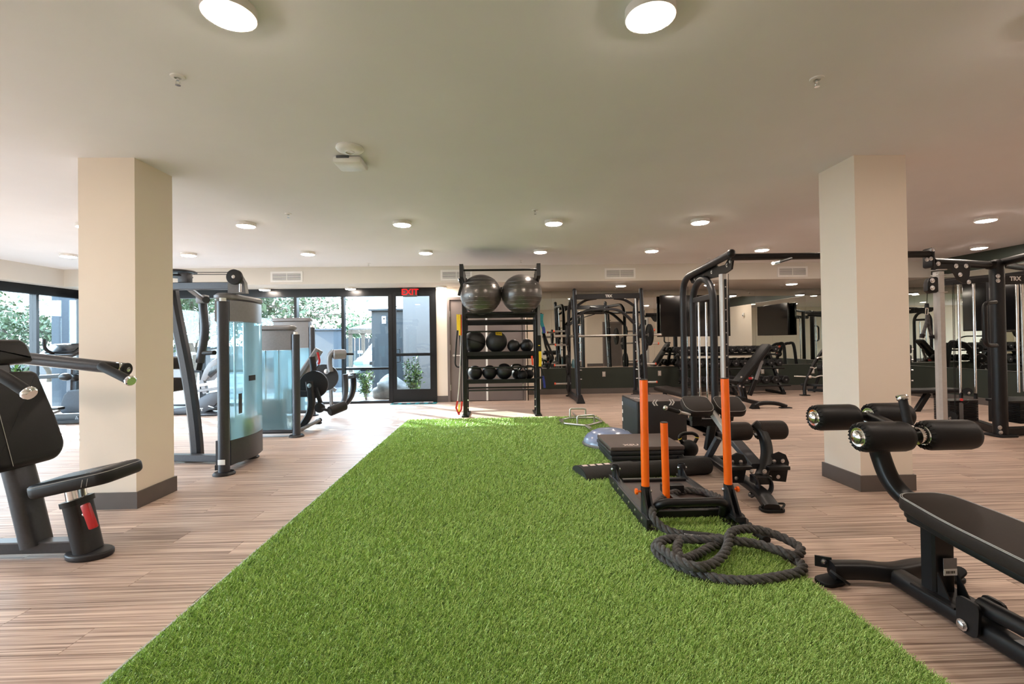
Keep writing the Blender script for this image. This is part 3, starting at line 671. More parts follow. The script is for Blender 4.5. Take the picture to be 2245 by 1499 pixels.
# ---- weight tower with frosted shield, shared by three machines
def tower(root, o, ang, W_, D_, h, z0, z1, post, bulge=.035, posth=None, cap=True, post0=True):
    """o: corner of the near post on the floor, runs W_ along local +x, D_ deep along local +y"""
    R = rotz(ang); o = V(o); P = lambda x, y, z=0: o+R@V((x, y, z))
    n = 8; front = [(W_*(.09+.84*i/n), -bulge*math.sin(PI*i/n)-.03) for i in range(n+1)]
    outl = [(W_*.09, D_*.5)]+front+[(W_*.93, D_*.5)]
    outl2 = front
    def ring(pts, za, zb, nm, mt, closed=True):
        v_ = [P(x, y, za) for x, y in pts]+[P(x, y, zb) for x, y in pts]; k = len(pts)
        fs = [(i, (i+1) % k, k+(i+1) % k, k+i) for i in range(k if closed else k-1)]
        if closed: fs += [tuple(reversed(range(k))), tuple(range(k, 2*k))]
        return M().add(v_, fs).build(nm, mt, root)
    ring(outl, .075, z0, 'lower_cover', 'graphite'); ring(outl, z1, h, 'upper_cover', 'graphite_l')
    k = len(front); th = .006
    v_ = []
    for x, y in [(W_*.09, D_*.42)]+front+[(W_*.93, D_*.42)]:
        v_ += [P(x, y, z0+.004), P(x, y, z1-.004)]
    M().add(v_, [(2*i, 2*i+2, 2*i+3, 2*i+1) for i in range(k+1)]).build('frosted_shield', 'frost', root)
    for x, dy in ((0 if post0 else W_, 0), (W_*.9 if post0 else W_*.1, D_*.45)):
        P_ = P; P = lambda x, y, z=0, dy=dy: P_(x, y+dy, z)
        M().cyl(P(x, 0, .02), P(x, 0, posth or h-.02), .052, n=20).build('post', post, root)
        M().lathe([(.10, 0), (.10, .012), (.085, .028), (.05, .03)], P(x, 0), (0, 0, 1), 24).build('foot', 'charcoal', root)
        M().cyl(P(x, 0, (posth or h-.02)), P(x, 0, (posth or h-.02)+.035), .030, n=14).build('post_neck', 'plastic_w', root); P = P_
    if cap:
        pl = [(W_/2+x, y+D_*.15) for x, y in rpoly(W_*.98, D_*.8, .09, 5)]
        v_ = [P(x, y) for x, y in pl]
        m2 = M(); m2.pad(pl, P(0, 0, h+.035), R@V((1, 0, 0)), R@V((0, 1, 0)), .075, .05, 5); m2.build('top_cap', 'graphite_l', root)
    # weight stack and guide rods seen through the shield
    st_ = M()
    for i in range(12): st_.box(P(W_*.52, D_*.22, .10+i*.036), (W_*.48, .11, .031), R)
    st_.build('weight_stack', 'charcoal', root)
    for x in (.40, .64): M().cyl(P(W_*x, D_*.22, .08), P(W_*x, D_*.22, h-.02), .012, n=8).build('guide_rod', 'chrome', root)
    M().box(P(W_*.5, D_*.3, .06), (W_*.95, .06, .05), R).build('base_plate', 'charcoal', root)
    return P

t = thing('lat_pulldown_machine', 'tall dark grey pulldown machine with frosted blue weight shield beside the left column', 'exercise machine', (-2.9, 5.15, 0))
P = tower(t, (-2.705, 4.77, 0), PI/2, .76, .24, 1.715, .315, 1.505, 'graphite', .055)
# (tower runs along +y, its bulged shield faces +x)
bx = M().prism([(-.08, -.05), (.10, -.05), (.085, .06), (.03, .16), (-.03, .19), (-.08, .17)], (-2.66, 4.95, 1.84), (1, 0, 0), (0, 0, 1), .06).build('pulley_bracket', 'graphite_l', t)
p = A(514, 607, Y=4.86)
M().lathe([(.035, 0), (.074, .004), (.078, .012), (.078, .034), (.07, .042), (.03, .046)], p+V((0, -.02, 0)), (0, 1, 0), 30).build('pulley', 'charcoal', t); bolt(p+V((0, -.021, 0)), (0, -1, 0), .012, .006, t)
M().cyl(A(527, 622, Y=4.86), A(527, 640, Y=4.86), .012, n=8).build('cable_guide', 'steel', t)
M().rtube([A(330, 628, Y=5.2), A(528, 626.5, Y=4.98)], .07, .075).build('top_beam', 'graphite', t)
for dz in (0, .02): M().tube([A(425, 597, Y=5.2)+V((0, 0, -dz)), A(500, 597, Y=4.9)+V((0, 0, -dz))], .004, 6).build('cable', 'rubber', t)
for py, r in ((596, .17), (606, .13)):
    p = A(392, py, Y=5.25); M().lathe([(r, -.008), (r, .0), (r*.9, .012), (r*.3, .016)], p, (0, 0, 1), 30).build('guide_disc', 'charcoal', t)
M().rbox(A(406, 609, Y=5.2), (.10, .09, .11), .004).build('disc_bracket', 'graphite', t)
pts = [A(*q, Y=5.4) for q in ((376, 632), (384, 680), (396, 740), (408, 800), (418, 860), (426, 920), (431, 970), (433, 1006))]
M().rtube(crom(pts, 4), .115, .115, up=(0, 1, 0), ch=.03).build('curved_upright', 'graphite', t)
M().box(pts[-1]+V((0, 0, .008)), (.20, .16, .012)).build('foot_plate', 'charcoal', t)
M().rtube([(-3.95, 5.36, .055), (-2.76, 5.2, .055)], .09, .07).build('floor_beam', 'graphite', t)
M().rtube([A(416, 634, Y=5.35), A(446, 656, Y=5.75)], .06, .03).build('arm_link', 'graphite_l', t)
M().rbox(A(444, 656, Y=5.8), (.11, .09, .10), .008).build('arm_pivot', 'graphite_l', t); M().cyl(A(452, 657, Y=5.72), A(452, 657, Y=5.68), .04).build('pivot_cap', 'graphite', t)
M().tube(crom([A(*q, Y=5.82) for q in ((444, 660), (447, 690), (449, 720), (446, 750), (441, 778), (439, 795))], 4), .048, 12).build('press_arm', 'graphite', t)
M().tube([A(440, 790, Y=5.82), A(436, 812, Y=5.80)], .030, 10).build('handle_grip', 'rubber', t); M().tube([A(447, 774, Y=5.75), A(470, 773, Y=5.6)], .026, 10).build('handle_grip', 'rubber', t)
m_ = M().rbox(A(381, 806, Y=5.7), (.12, .34, .26), .05); m_.build('chest_pad', 'vinylbr', t); M().rbox(A(381, 842, Y=5.7), (.16, .34, .17), .05).build('thigh_pad', 'vinylbr', t)
M().rtube([A(384, 818, Y=5.55), A(420, 818, Y=5.45)], .06, .10).build('pad_bracket', 'graphite_l', t)
# small plates on the shield
p = A(553, 828, X=-2.592); M().box(p, (.004, .13, .055)).build('name_plate', 'charcoal', t)
p = A(527, 884, X=-2.613); M().box(p, (.004, .06, .20)).build('instruction_label', 'graphite', t)
p = V((-2.70, 4.716, .13)); M().rbox(p, (.07, .006, .05), .002).build('label_plate', 'plastic_w', t)

t = thing('leg_curl_machine', 'grey leg curl machine with round cam disc and roller pad behind the tall machine', 'exercise machine', (-2.9, 7.0, 0))
P = tower(t, (-3.52, 6.64, 0), 0, .735, .26, 1.455, .10, 1.185, 'graphite', .02, posth=1.40, post0=False)
M().box((-3.40, 6.585, .66), (.26, .006, .045)).build('name_plate', 'plastic_w', t)
dc = V((-2.76, 7.2, .66))
M().lathe([(.03, -.03), (.20, -.03), (.205, -.022), (.205, .012), (.20, .02), (.03, .02)], dc, (.12, -1, 0), 40).build('cam_disc', 'charcoal', t)
bolt(A(678, 845, Y=7.02), (0, -1, 0), .022, .012, t)
M().rtube(crom([A(*q, Y=7.06) for q in ((678, 836), (681, 860), (683, 884), (679, 906), (668, 926), (655, 944))], 4), .10, .08, up=(0, 1, 0), ch=.02).build('curved_frame', 'charcoal', t)
M().rtube([A(650, 863, Y=7.06), A(676, 863, Y=7.06)], .06, .09).build('frame_bracket', 'charcoal', t)
M().rtube([A(692, 850, Y=7.1), A(706, 893, Y=7.1)], .06, .04, up=(0, 1, 0)).build('lever_arm', 'charcoal', t)
p = A(703, 893, Y=7.08); M().lathe([(.02, 0), (.068, 0), (.072, .008), (.072, .05), (.06, .055)], p, (0, -1, 0), 26).build('lever_hub', 'charcoal', t)
M().tube([A(706, 896, Y=7.03), A(722, 900, Y=7.0)], .022, 10).build('roller_axle', 'charcoal', t)
M().cyl(A(722, 902, Y=6.98), A(757, 888, Y=7.18), .072, n=24, bev=.012).build('roller_pad', 'vinyl', t)
M().tube([A(655, 944, Y=6.75), A(700, 921, Y=7.3)], .026, 10).build('floor_tube', 'graphite_l', t)
M().cyl(A(695, 924, Y=7.28), A(702, 920, Y=7.36), .034).build('tube_end', 'rubber', t)
M().rbox(A(694, 929, Y=7.3)+V((0, 0, .01)), (.14, .08, .025), .008).build('foot', 'rubber', t)
M().rtube([A(652, 838, Y=7.4), A(700, 766, Y=7.5)], .09, .20, up=(0, 1, 0), ch=.03).build('seat_back', 'graphite_l', t)
M().tube([A(684, 782, Y=7.2), A(688, 812, Y=7.2)], .048, 14).build('adjust_sleeve', 'charcoal', t)
M().tube(crom([A(698, 798, Y=7.15), A(700, 790, Y=7.15), A(696, 772, Y=7.15)], 3), .018, 8).build('release_handle', 'red', t)
M().tube(crom([A(694, 806, Y=7.15), A(699, 800, Y=7.15), A(698, 796, Y=7.15)], 3), .008, 6).build('handle_rod', 'black', t)

t = thing('leg_extension_machine', 'grey leg extension machine with twin curved legs in front of the storefront', 'exercise machine', (-3.3, 8.5, 0))
P = tower(t, (-4.02, 8.55, 0), 0, .72, .25, 1.66, .10, 1.20, 'graphite', .02, posth=1.56, post0=False)
M().lathe([(.03, 0), (.22, 0), (.225, .01), (.225, .05), (.03, .06)], A(712, 827, Y=8.2), (.2, -1, 0), 36).build('cam_disc', 'graphite', t)
bolt(A(716, 814, Y=8.13), (0, -1, 0), .03, .012, t)
M().tube(crom([A(*q, Y=8.1) for q in ((725, 815), (722, 795), (724, 778), (732, 770))], 4), .045, 12).build('lever_arm', 'graphite_l', t)
M().cyl(A(730, 777, Y=8.1), A(758, 776, Y=8.2), .082, n=24, bev=.015).build('roller_pad', 'graphite_l', t); M().cyl(A(757, 776, Y=8.2), A(775, 776, Y=8.25), .018, n=10).build('handle_grip', 'rubber', t)
M().oval(crom([A(*q, Y=8.35) for q in ((757, 820), (758, 850), (755, 874), (746, 890), (728, 902))], 4), .085, .085, up=(0, 1, 0)).build('curved_leg', 'graphite', t)
M().oval(crom([A(*q, Y=8.75) for q in ((774, 818), (775, 846), (770, 868), (758, 884), (738, 894))], 4), .10, .085, up=(0, 1, 0)).build('curved_leg', 'blackgl', t)
M().rtube([A(757, 828, Y=8.35), A(776, 824, Y=8.75)], .06, .06).build('cross_tube', 'charcoal', t)
M().rtube([A(736, 856, Y=8.4), A(722, 846, Y=8.4)], .06, .06).build('seat_bracket', 'graphite_l', t)
M().rtube([A(722, 786, Y=8.4), A(727, 896, Y=8.4)], .05, .06, up=(0, 1, 0)).build('upright', 'graphite_l', t)

# ---- cardio by the windows
t = thing('recumbent_bike', 'grey recumbent exercise bike with white lettering beside the storefront windows', 'exercise bike', (-5.6, 9.0, 0))
def xz(pts, y): return [(A(a, b, Y=y).x, A(a, b, Y=y).z) for a, b in pts]
def slab(root, name, mt, pts, y, th, r=.02):
    q = xz(pts, y); return M().pad(q, (0, y+th/2, 0), (1, 0, 0), (0, 0, 1), th, r).build(name, mt, root)
slab(t, 'drive_cover', 'graphite', ((425, 902), (430, 885), (438, 872), (456, 862), (480, 858), (480, 880), (462, 899), (446, 906), (428, 906)), 8.85, .22)
slab(t, 'rear_base', 'graphite', ((330, 894), (378, 896), (408, 892), (425, 897), (425, 908), (330, 908)), 8.9, .35)
slab(t, 'console', 'graphite_l', ((439, 832), (446, 812), (456, 796), (478, 782), (484, 790), (470, 812), (450, 836)), 8.85, .30)
slab(t, 'console_screen', 'screen', ((455, 822), (462, 806), (478, 798), (480, 812), (462, 828)), 8.842, .01, .002)
M().rtube([A(425, 846, Y=8.95), A(484, 838, Y=8.95)], .10, .05).build('seat_rail', 'plastic_w', t); M().rtube([A(425, 858, Y=8.95), A(484, 850, Y=8.95)], .10, .05).build('seat_rail', 'graphite_l', t)
M().rtube([A(444, 832, Y=8.95), A(452, 862, Y=8.95)], .08, .08, up=(0, 1, 0)).build('console_mast', 'graphite_l', t)
m_ = M().rbox(A(360, 842, Y=9.0), (.42, .42, .09), .03); m_.build('seat', 'vinyl', t); M().rbox(A(338, 815, Y=9.0), (.10, .42, .48), .04).build('backrest', 'vinyl', t)
M().rtube([A(360, 852, Y=9.0), A(372, 898, Y=9.0)], .10, .10, up=(0, 1, 0)).build('seat_post', 'graphite', t)
M().rbox(A(470, 896, Y=8.8), (.18, .10, .05), .015).build('pedal', 'black', t); M().tube([A(458, 890, Y=8.84), A(470, 894, Y=8.8)], .015, 8).build('crank', 'steel', t)
M().rbox(A(462, 908, Y=8.9)+V((0, 0, .02)), (.42, .40, .05), .02).build('front_base', 'graphite', t)
text('SPIRIT', .075, A(445, 898, Y=8.846), (1, 0, .02), (0, 0, 1), 'lettering', 'whiteprint', t, .002, 'RIGHT', .002)

t = thing('elliptical_trainer', 'black upright cardio trainer with tray console beside the left windows', 'cardio machine', (-7.4, 8.4, 0))
slab(t, 'drive_cover', 'extblue', ((131, 906), (132, 884), (138, 866), (148, 856), (185, 855), (196, 870), (200, 906)), 8.3, .24, .03)
slab(t, 'base', 'charcoal', ((106, 916), (110, 906), (200, 904), (206, 922), (110, 926)), 8.2, .5, .02)
M().rtube([A(110, 908, Y=8.19), A(196, 905, Y=8.19)], .02, .012).build('trim_strip', 'chrome', t)
M().rtube([A(104, 930, Y=8.1)+V((0, 0, .03)), A(200, 926, Y=8.1)+V((0, 0, .03))], .10, .05).build('floor_bar', 'rubber', t)
M().rtube([A(155, 858, Y=8.45), A(157, 790, Y=8.5)], .10, .09, up=(0, 1, 0), ch=.02).build('mast', 'graphite', t)
c = A(140, 767, Y=8.4); M().pad(rpoly(.64, .34, .07), c, (1, 0, .02), (0, .8, .55), .05, .02).build('console', 'blackgl', t)
M().pad(rpoly(.50, .22, .03), c+V((0, -.016, .030)), (1, 0, .02), (0, .8, .55), .006, .002).build('console_screen', 'screen', t)
M().tube(fil([A(97, 743, Y=8.15), A(97, 765, Y=8.15), A(115, 775, Y=8.3), A(150, 782, Y=8.45), A(185, 770, Y=8.3), A(190, 762, Y=8.15), A(178, 742, Y=8.1)], .08), .026, 10).build('handlebar', 'rubber', t)
M().rtube([A(88, 827, Y=8.3), A(132, 824, Y=8.3)], .05, .06).build('pedal_rail', 'black', t)
M().sph(A(144, 826, Y=8.25), .09, 16, (1.2, .8, .7)).build('pivot_cover', 'black', t); M().sph(A(166, 828, Y=8.45), .08, 16, (1, .8, .8)).build('pivot_cover', 'black', t)
M().rbox(A(118, 895, Y=8.1), (.26, .14, .05), .02).build('pedal', 'black', t); M().rtube([A(108, 908, Y=8.1), A(132, 900, Y=8.2)], .05, .04).build('pedal_arm', 'graphite_l', t)
text('AI', .11, A(170, 917, Y=8.185), (1, 0, .03), (0, 0, 1), 'lettering', 'graphite_l', t, .002)
# ================================================================ STORAGE RACK AND ITS CONTENTS
YF, YK = 8.10, 8.55
rk = thing('storage_rack', 'tall black steel storage rack holding balls at the end of the turf', 'storage rack', (.03, 8.3, 0))
XA, XB = -.575, .655
for x in (XA, XB):
    M().rtube([(x, YF, 0), (x, YF, 2.40)], .07, .07, up=(0, 1, 0)).build('front_upright', 'black', rk)
    M().rtube([(x, YK, 0), (x, YK, 2.40)], .06, .06, up=(0, 1, 0)).build('rear_upright', 'black', rk)
    M().rbox((x, (YF+YK)/2, .012), (.12, .62, .02), .004).build('floor_plate', 'black', rk)
    s_ = -1 if x < 0 else 1
    M().prism([(0, 2.30), (.0, 2.42), (-.48, 2.50), (-.52, 2.50), (-.52, 2.30), (-.46, 2.28), (-.05, 2.22)], (x, YF, 0), (0, 1, 0), (0, 0, 1), .06).build('top_arm', 'charcoal', rk)
    M().rtube([(x, YF, 2.26), (x, YK, 2.26)], .05, .06).build('side_rail', 'black', rk)
    for z in (1.66, 1.04, .58): M().rtube([(x, YF, z), (x, YK, z)], .04, .05).build('side_rail', 'black', rk)
    for z in (.15, .28): M().cyl((x-s_*.035, YF, z), (x-s_*.06, YF, z), .018, n=12).build('rack_pin', 'bolt', rk)
M().tube([(XA, 7.62, 2.405), (XB, 7.62, 2.405)], .017, 12).build('pull_up_bar', 'black', rk)
M().rtube([(XA, YK, 2.20), (XB, YK, 2.20)], .05, .07).build('rear_beam', 'black', rk)
for z in (1.70,): M().rtube([(XA, YF, z), (XB, YF, z)], .05, .075).build('ball_rail', 'black', rk); M().rtube([(XA, YK, z+.07), (XB, YK, z+.07)], .05, .05).build('ball_rail', 'black', rk)
M().tube([(XA+.03, 7.72, 1.715), (XB-.03, 7.72, 1.715)], .012, 8).build('ball_rail', 'black', rk)
for x in (XA+.03, XB-.03): M().rtube([(x, YF, 1.70), (x, 7.71, 1.71)], .02, .03).build('ball_arm', 'black', rk)
M().rtube([(XA, YF, 1.615), (XB, YF, 1.615)], .03, .03).build('cross_rail', 'black', rk); M().rtube([(XA, YK, 1.595), (XB, YK, 1.595)], .05, .08).build('cross_rail', 'black', rk)
M().tube([(XA, YF, 1.435), (XB, YF, 1.435)], .014, 8).build('cross_rail', 'black', rk)
M().bb(XA, XB, YF, YK, 1.045, 1.07).build('shelf', 'black', rk); M().rtube([(XA, YF, 1.06), (XB, YF, 1.06)], .03, .07).build('shelf_lip', 'black', rk)
M().rtube([(XA, YK, .99), (XB, YK, .99)], .05, .08).build('cross_rail', 'black', rk)
M().bb(XA, XB, YF, YK, .575, .60).build('shelf', 'black', rk); M().rtube([(XA, YF, .59), (XB, YF, .59)], .03, .07).build('shelf_lip', 'black', rk)
M().tube([(XA, YF, .825), (XB, YF, .825)], .012, 8).build('cross_rail', 'black', rk); M().tube([(XA, YF, .44), (XB, YF, .44)], .016, 8).build('cross_rail', 'black', rk)
M().rtube([(XA, YK, .44), (XB, YK, .44)], .03, .03).build('cross_rail', 'black', rk)
text('TRX', .055, (XB+.0355+.0, YF-.0, 1.72), (0, 0, 1), (0, -1, 0), 'lettering', 'charcoal', rk, .002)
# stability balls
for i, (px, py, rr, lab) in enumerate(((1054.5, 646, .338, 'left'), (1143.8, 644.5, .334, 'right'))):
    c = A(px, py, Y=7.90)
    o = thing('stability_ball', 'big shiny grey stability ball on the top of the rack, '+lab+' of the pair', 'exercise ball', (c.x, c.y, c.z-rr), 'stability balls on the rack')
    m_ = M().sph(c, rr, 56, (1.01, 1, .985)); bb = m_.build('ball', 'ball', o, ang=80)
    for k in range(-4, 5):
        z = k*.062; q = math.sqrt(max(0, rr*rr-z*z))*1.002
        M().lathe([(q*1.0085, z*.985-.0035), (q*1.0115, z*.985), (q*1.0085, z*.985+.0035)], c, (0, 0, 1), 56, cap=False).build('grip_ridge', 'ball', o)
    v_ = V((-.50, -.84, -.15)).normalized() if i == 0 else V((.6, -.6, .4)).normalized()
    M().lathe([(.012, 0), (.012, .003), (.006, .006)], c+v_*rr*.998, v_, 14).build('valve_plug', 'plastic_w', o)
# medicine and slam balls
def ball(px, r, zf, lab, mt, name, y=8.30, group='balls on the rack shelves'):
    p = A(px, 800, Y=y); c = V((p.x, y, zf+r))
    o = thing(name, lab, 'medicine ball', (p.x, y, zf), group)
    M().sph(c, r, 36).build('ball_shell', mt, o, ang=80)
    return o, c
o, c = ball(1041, .192, 1.071, 'largest grey-black medicine ball at the left end of the middle rack shelf', 'medball', 'medicine_ball')
M().lathe([(.1925*math.cos(.06), -.012), (.1935, 0), (.1925*math.cos(.06), .012)], c, (.3, .1, 1), 40, cap=False).build('seam', 'rubber', o)
o, c = ball(1089, .187, 1.071, 'black medicine ball with a yellow tag on the middle rack shelf', 'medball', 'medicine_ball')
n_ = V((.22, -.62, .75)).normalized(); u = V((1, .1, 0)); u = (u-n_*u.dot(n_)).normalized()
tg = M().prism([(-.055, -.04), (.055, -.04), (.055, .04), (-.055, .04)], c+n_*.187, u, n_.cross(u), .008).build('yellow_tag', 'yellow', o)
text('20 LB', .034, c+n_*.1925, u, n_.cross(u), 'lettering', 'black', tg, .001)
ball(1126.5, .112, 1.071, 'small black ball third along the middle rack shelf', 'slam', 'medicine_ball')
o, c = ball(1155, .116, 1.071, 'small black ball at the right end of the middle rack shelf', 'slam', 'medicine_ball')
ball(1041.5, .125, .601, 'black slam ball at the left end of the lower rack shelf', 'slam', 'slam_ball')
ball(1073, .126, .601, 'black slam ball second along the lower rack shelf', 'slam', 'slam_ball')
ball(1105, .140, .601, 'larger black slam ball in the middle of the lower rack shelf', 'slam', 'slam_ball')
def kettlebell(name, lab, c, r, tilt=0, ring='bolt', group=None, wide=1.0):
    """c: floor point"""
    o = thing(name, lab, 'kettlebell', c, group); c = V(c); z = r*.93
    m_ = M().sph(c+V((0, 0, z)), r, 30, (1, 1, .96)); m_.cyl(c+V((0, 0, 0)), c+V((0, 0, .02)), r*.5); m_.build('bell', 'rubber', o, ang=70)
    u = V((math.cos(tilt), math.sin(tilt), 0)); h = r*2.02*.93; k = r*.74*wide
    pts = fil([c+u*-k*.80+V((0, 0, z+r*.62)), c+u*-k*1.28+V((0, 0, h+r*.36)), c+u*-k*.70+V((0, 0, h+r*.72)), c+u*k*.70+V((0, 0, h+r*.72)), c+u*k*1.28+V((0, 0, h+r*.36)), c+u*k*.80+V((0, 0, z+r*.62))], r*.32, 5)
    M().tube(pts, r*.19, 12).build('handle', 'black', o)
    for i in (2, -3): M().tube([pts[i]+(pts[1]-pts[0])*0, pts[i]+(pts[i-1]-pts[i])*.9], r*.215, 12).build('colour_ring', ring, o)
    return o
for i, (px, r, lab) in enumerate(((1133, .095, 'black kettlebell beside the larger slam ball on the lower rack shelf'), (1146, .085, 'black kettlebell second from the right on the lower rack shelf'), (1160, .085, 'black kettlebell at the right end of the lower rack shelf'))):
    p = A(px, 830, Y=(8.43, 8.22, 8.42)[i]); kettlebell('kettlebell', lab, (p.x, p.y, .601), r, .1, 'bolt', 'kettlebells on the rack')
# resistance tubes hanging at the left of the rack
def strap(root, pts, w_, mt, nm, th=.006, up=(0, 1, 0)): return M().rtube(pts, w_, th, up=up, ch=.001).build(nm, mt, root)
o = thing('resistance_band', 'yellow sleeved resistance band hanging on the left rack post', 'resistance band', A(1007, 700, Y=8.02), 'bands hanging on the left rack post')
strap(o, [A(1003, 689, Y=8.03), A(1004, 724, Y=8.03)], .035, 'yellow', 'sleeve', .03); strap(o, [A(1008, 689, Y=8.02), A(1008, 735, Y=8.02)], .03, 'yellow', 'sleeve', .03)
M().tube(crom([A(*q, Y=8.03) for q in ((1003, 723), (1001, 745), (999, 775), (998, 795), (1001, 803), (1007, 804), (1010, 795), (1010, 770), (1008, 733))], 4), .012, 8).build('tube', 'rubber', o)
o = thing('resistance_band', 'red and yellow handled elastic tubes hanging down to the floor beside the rack', 'resistance band', A(1007, 880, Y=7.98), 'bands hanging on the left rack post')
strap(o, [A(1011, 690, Y=8.04), A(1011, 737, Y=8.04)], .022, 'orangered', 'sleeve', .02)
M().tube(crom([A(*q, Y=8.0) for q in ((1011, 735), (1009, 790), (1007, 830), (1006, 850), (1003, 880))], 4), .007, 6).build('tube', 'whiteprint', o)
M().tube(crom([A(*q, Y=8.0) for q in ((1012, 735), (1012, 800), (1011, 850), (1012, 882))], 4), .008, 6).build('tube', 'rubber', o)
strap(o, [A(1003, 879, Y=7.98), A(1000, 894, Y=7.98), A(1007, 909, Y=7.98)], .03, 'redf', 'handle_strap', .012); strap(o, [A(1013, 880, Y=7.98), A(1011, 898, Y=7.98), A(1006, 905, Y=7.98)], .03, 'redf', 'handle_strap', .012)
strap(o, [A(1007, 886, Y=7.97), A(1006, 902, Y=7.97)], .025, 'yellow', 'handle_strap', .012)
o = thing('hanging_strap', 'short black webbing strap hanging from the left top arm of the rack', 'strap', A(1008, 620, Y=7.7), None)
strap(o, crom([A(*q, Y=7.75) for q in ((1006, 611), (1010, 618), (1012, 626), (1009, 636), (1006, 648))], 3), .045, 'rubber', 'webbing', .012)
M().tube([A(1005, 610, Y=7.72), A(1006, 616, Y=7.72)], .01, 8).build('buckle', 'bolt', o)
# suspension trainer at the right of the rack
o = thing('suspension_trainer', 'black and yellow suspension trainer straps hanging on the right rack post', 'suspension strap', A(1185, 800, Y=8.02))
M().tube([A(1181, 611, Y=7.72), A(1183, 668, Y=7.9)], .004, 6).build('carabiner_cord', 'bolt', o)
strap(o, [A(1181, 668, Y=8.02), A(1182, 735, Y=8.02)], .045, 'graphite_l', 'anchor_strap', .012)
strap(o, [A(1182, 735, Y=8.02), A(1183, 772, Y=8.0)], .06, 'rubber', 'webbing', .02); strap(o, [A(1180, 757, Y=7.98), A(1184, 757, Y=7.98)], .012, 'yellow', 'loop', .008)
strap(o, [A(1184, 770, Y=7.97), A(1184.5, 793, Y=7.97), A(1184, 803, Y=7.97)], .045, 'yellow', 'adjuster', .02)
for s_ in (-1, 1): strap(o, crom([A(1184, 802, Y=7.97), A(1184+s_*5, 815, Y=7.97), A(1184+s_*9, 830, Y=7.97)], 3), .02, 'rubber', 'foot_loop', .008)
M().tube([A(1175, 830, Y=7.96), A(1191, 826, Y=7.96)], .018, 10).build('handle_grip', 'rubber', o)
strap(o, crom([A(1190, 824, Y=7.95), A(1193, 838, Y=7.95), A(1194, 850, Y=7.95)], 3), .035, 'blue', 'handle_strap', .012)
o = thing('suspension_trainer', 'blue and green topped black straps looped behind the right rack post', 'suspension strap', A(1197, 760, Y=8.5))
M().tube([(XB+.02, YK, A(1188, 688, Y=8.5).z+.02), A(1188, 688, Y=8.5)+V((0, 0, .01))], .008, 8).build('hanging_hook', 'bolt', o)
strap(o, crom([A(*q, Y=8.5) for q in ((1188, 688), (1187, 705), (1192, 722), (1191, 732))], 3), .06, 'teal', 'webbing', .012); strap(o, [A(1191, 716, Y=8.48), A(1194, 730, Y=8.48)], .04, 'blue', 'webbing', .012)
for q in (((1191, 730), (1197, 760), (1207, 785), (1205, 802), (1199, 808)), ((1192, 730), (1200, 752), (1210, 776), (1211, 788), (1202, 798))):
    strap(o, crom([A(a, b, Y=8.5) for a, b in q], 4), .04, 'rubber', 'webbing', .012)
M().tube([A(1194, 798, Y=8.46), A(1206, 796, Y=8.46)], .02, 10).build('handle_grip', 'rubber', o)
o = thing('orange_clip', 'narrow orange band clipped inside the right rack post', 'band', A(1167, 790, Y=8.06)); strap(o, [A(1166, 780, Y=8.05), A(1168, 800, Y=8.05)], .03, 'orangered', 'webbing', .012)

# ================================================================ SMITH MACHINE
t = thing('smith_machine', 'black smith machine with loaded barbell in front of the mirrored wall', 'smith machine', (2.3, 10.1, 0))
for s_, xf0, xf1, xr in ((-1, 1.545, 1.61, 1.60), (1, 2.90, 2.985, 3.10)):
    M().rtube([(xf1, 9.60, .05), (xf0, 9.60, 2.27)], .075, .075, up=(0, 1, 0), ch=.02).build('front_upright', 'charcoal', t)
    M().sph((xf0, 9.60, 2.27), .042, 14).build('upright_cap', 'charcoal', t)
    M().rtube(fil([(xr, 10.82, .05), (xr, 10.80, 1.95), (xr-.01*s_, 10.55, 2.15), (xf0, 9.65, 2.15)], .25, 6), .07, .07, up=(1, 0, 0), ch=.02).build('rear_upright', 'charcoal', t)
    M().rtube([(xf1, 9.55, .06), (xr, 10.85, .06)], .09, .10).build('floor_rail', 'charcoal', t)
    M().prism([(-.06, 0), (.10, 0), (.04, .16), (-.03, .16)], (xf1, 9.53, .012), (1, 0, 0), (0, 0, 1), .08).build('foot', 'charcoal', t); M().pad(rpoly(.17, .13, .04), (xf1+.02, 9.54, .008), (1, 0, 0), (0, 1, 0), .016, .004).build('foot_pad', 'rubber', t)
    M().pad(rpoly(.17, .13, .04), (xr, 10.84, .008), (1, 0, 0), (0, 1, 0), .016, .004).build('foot_pad', 'rubber', t)
    M().cyl((xf1-.11*s_*-1*0-.06*s_, 9.86, .12), (xf0-.06*s_, 9.80, 2.14), .016, n=10).build('guide_rod', 'steel', t)
    hk = M()
    for k in range(8): hk.cyl((xf1-.02*s_-.10*s_, 9.95, .45+k*.19), (xf1-.02*s_, 9.93, .45+k*.19), .010, n=8)
    hk.build('catch_pegs', 'bolt', t)
    M().rtube([(xf1-.02*s_, 9.95, .10), (xf0-.0*s_, 9.92, 2.14)], .04, .04, up=(0, 1, 0)).build('peg_rail', 'charcoal', t)
    # plate pegs on the outside
    for j, (z, y) in enumerate(((1.47, 10.55), (1.17, 10.3), (.72, 10.5), (.32, 10.45))):
        x0 = xr+.03*s_; M().cyl((x0, y, z), (x0+s_*.34, y, z), .022, n=12).build('plate_peg', 'steel', t)
        M().cyl((x0+s_*.33, y, z), (x0+s_*.355, y, z), .026, n=12).build('peg_cap', 'orangered', t)
M().rtube([(1.56, 9.62, 2.14), (2.91, 9.62, 2.155)], .05, .105).build('top_beam', 'charcoal', t)
text('TRX', .07, (2.24, 9.594, 2.15), (1, 0, 0), (0, 0, 1), 'lettering', 'whiteprint', t, .002, bold=.004)
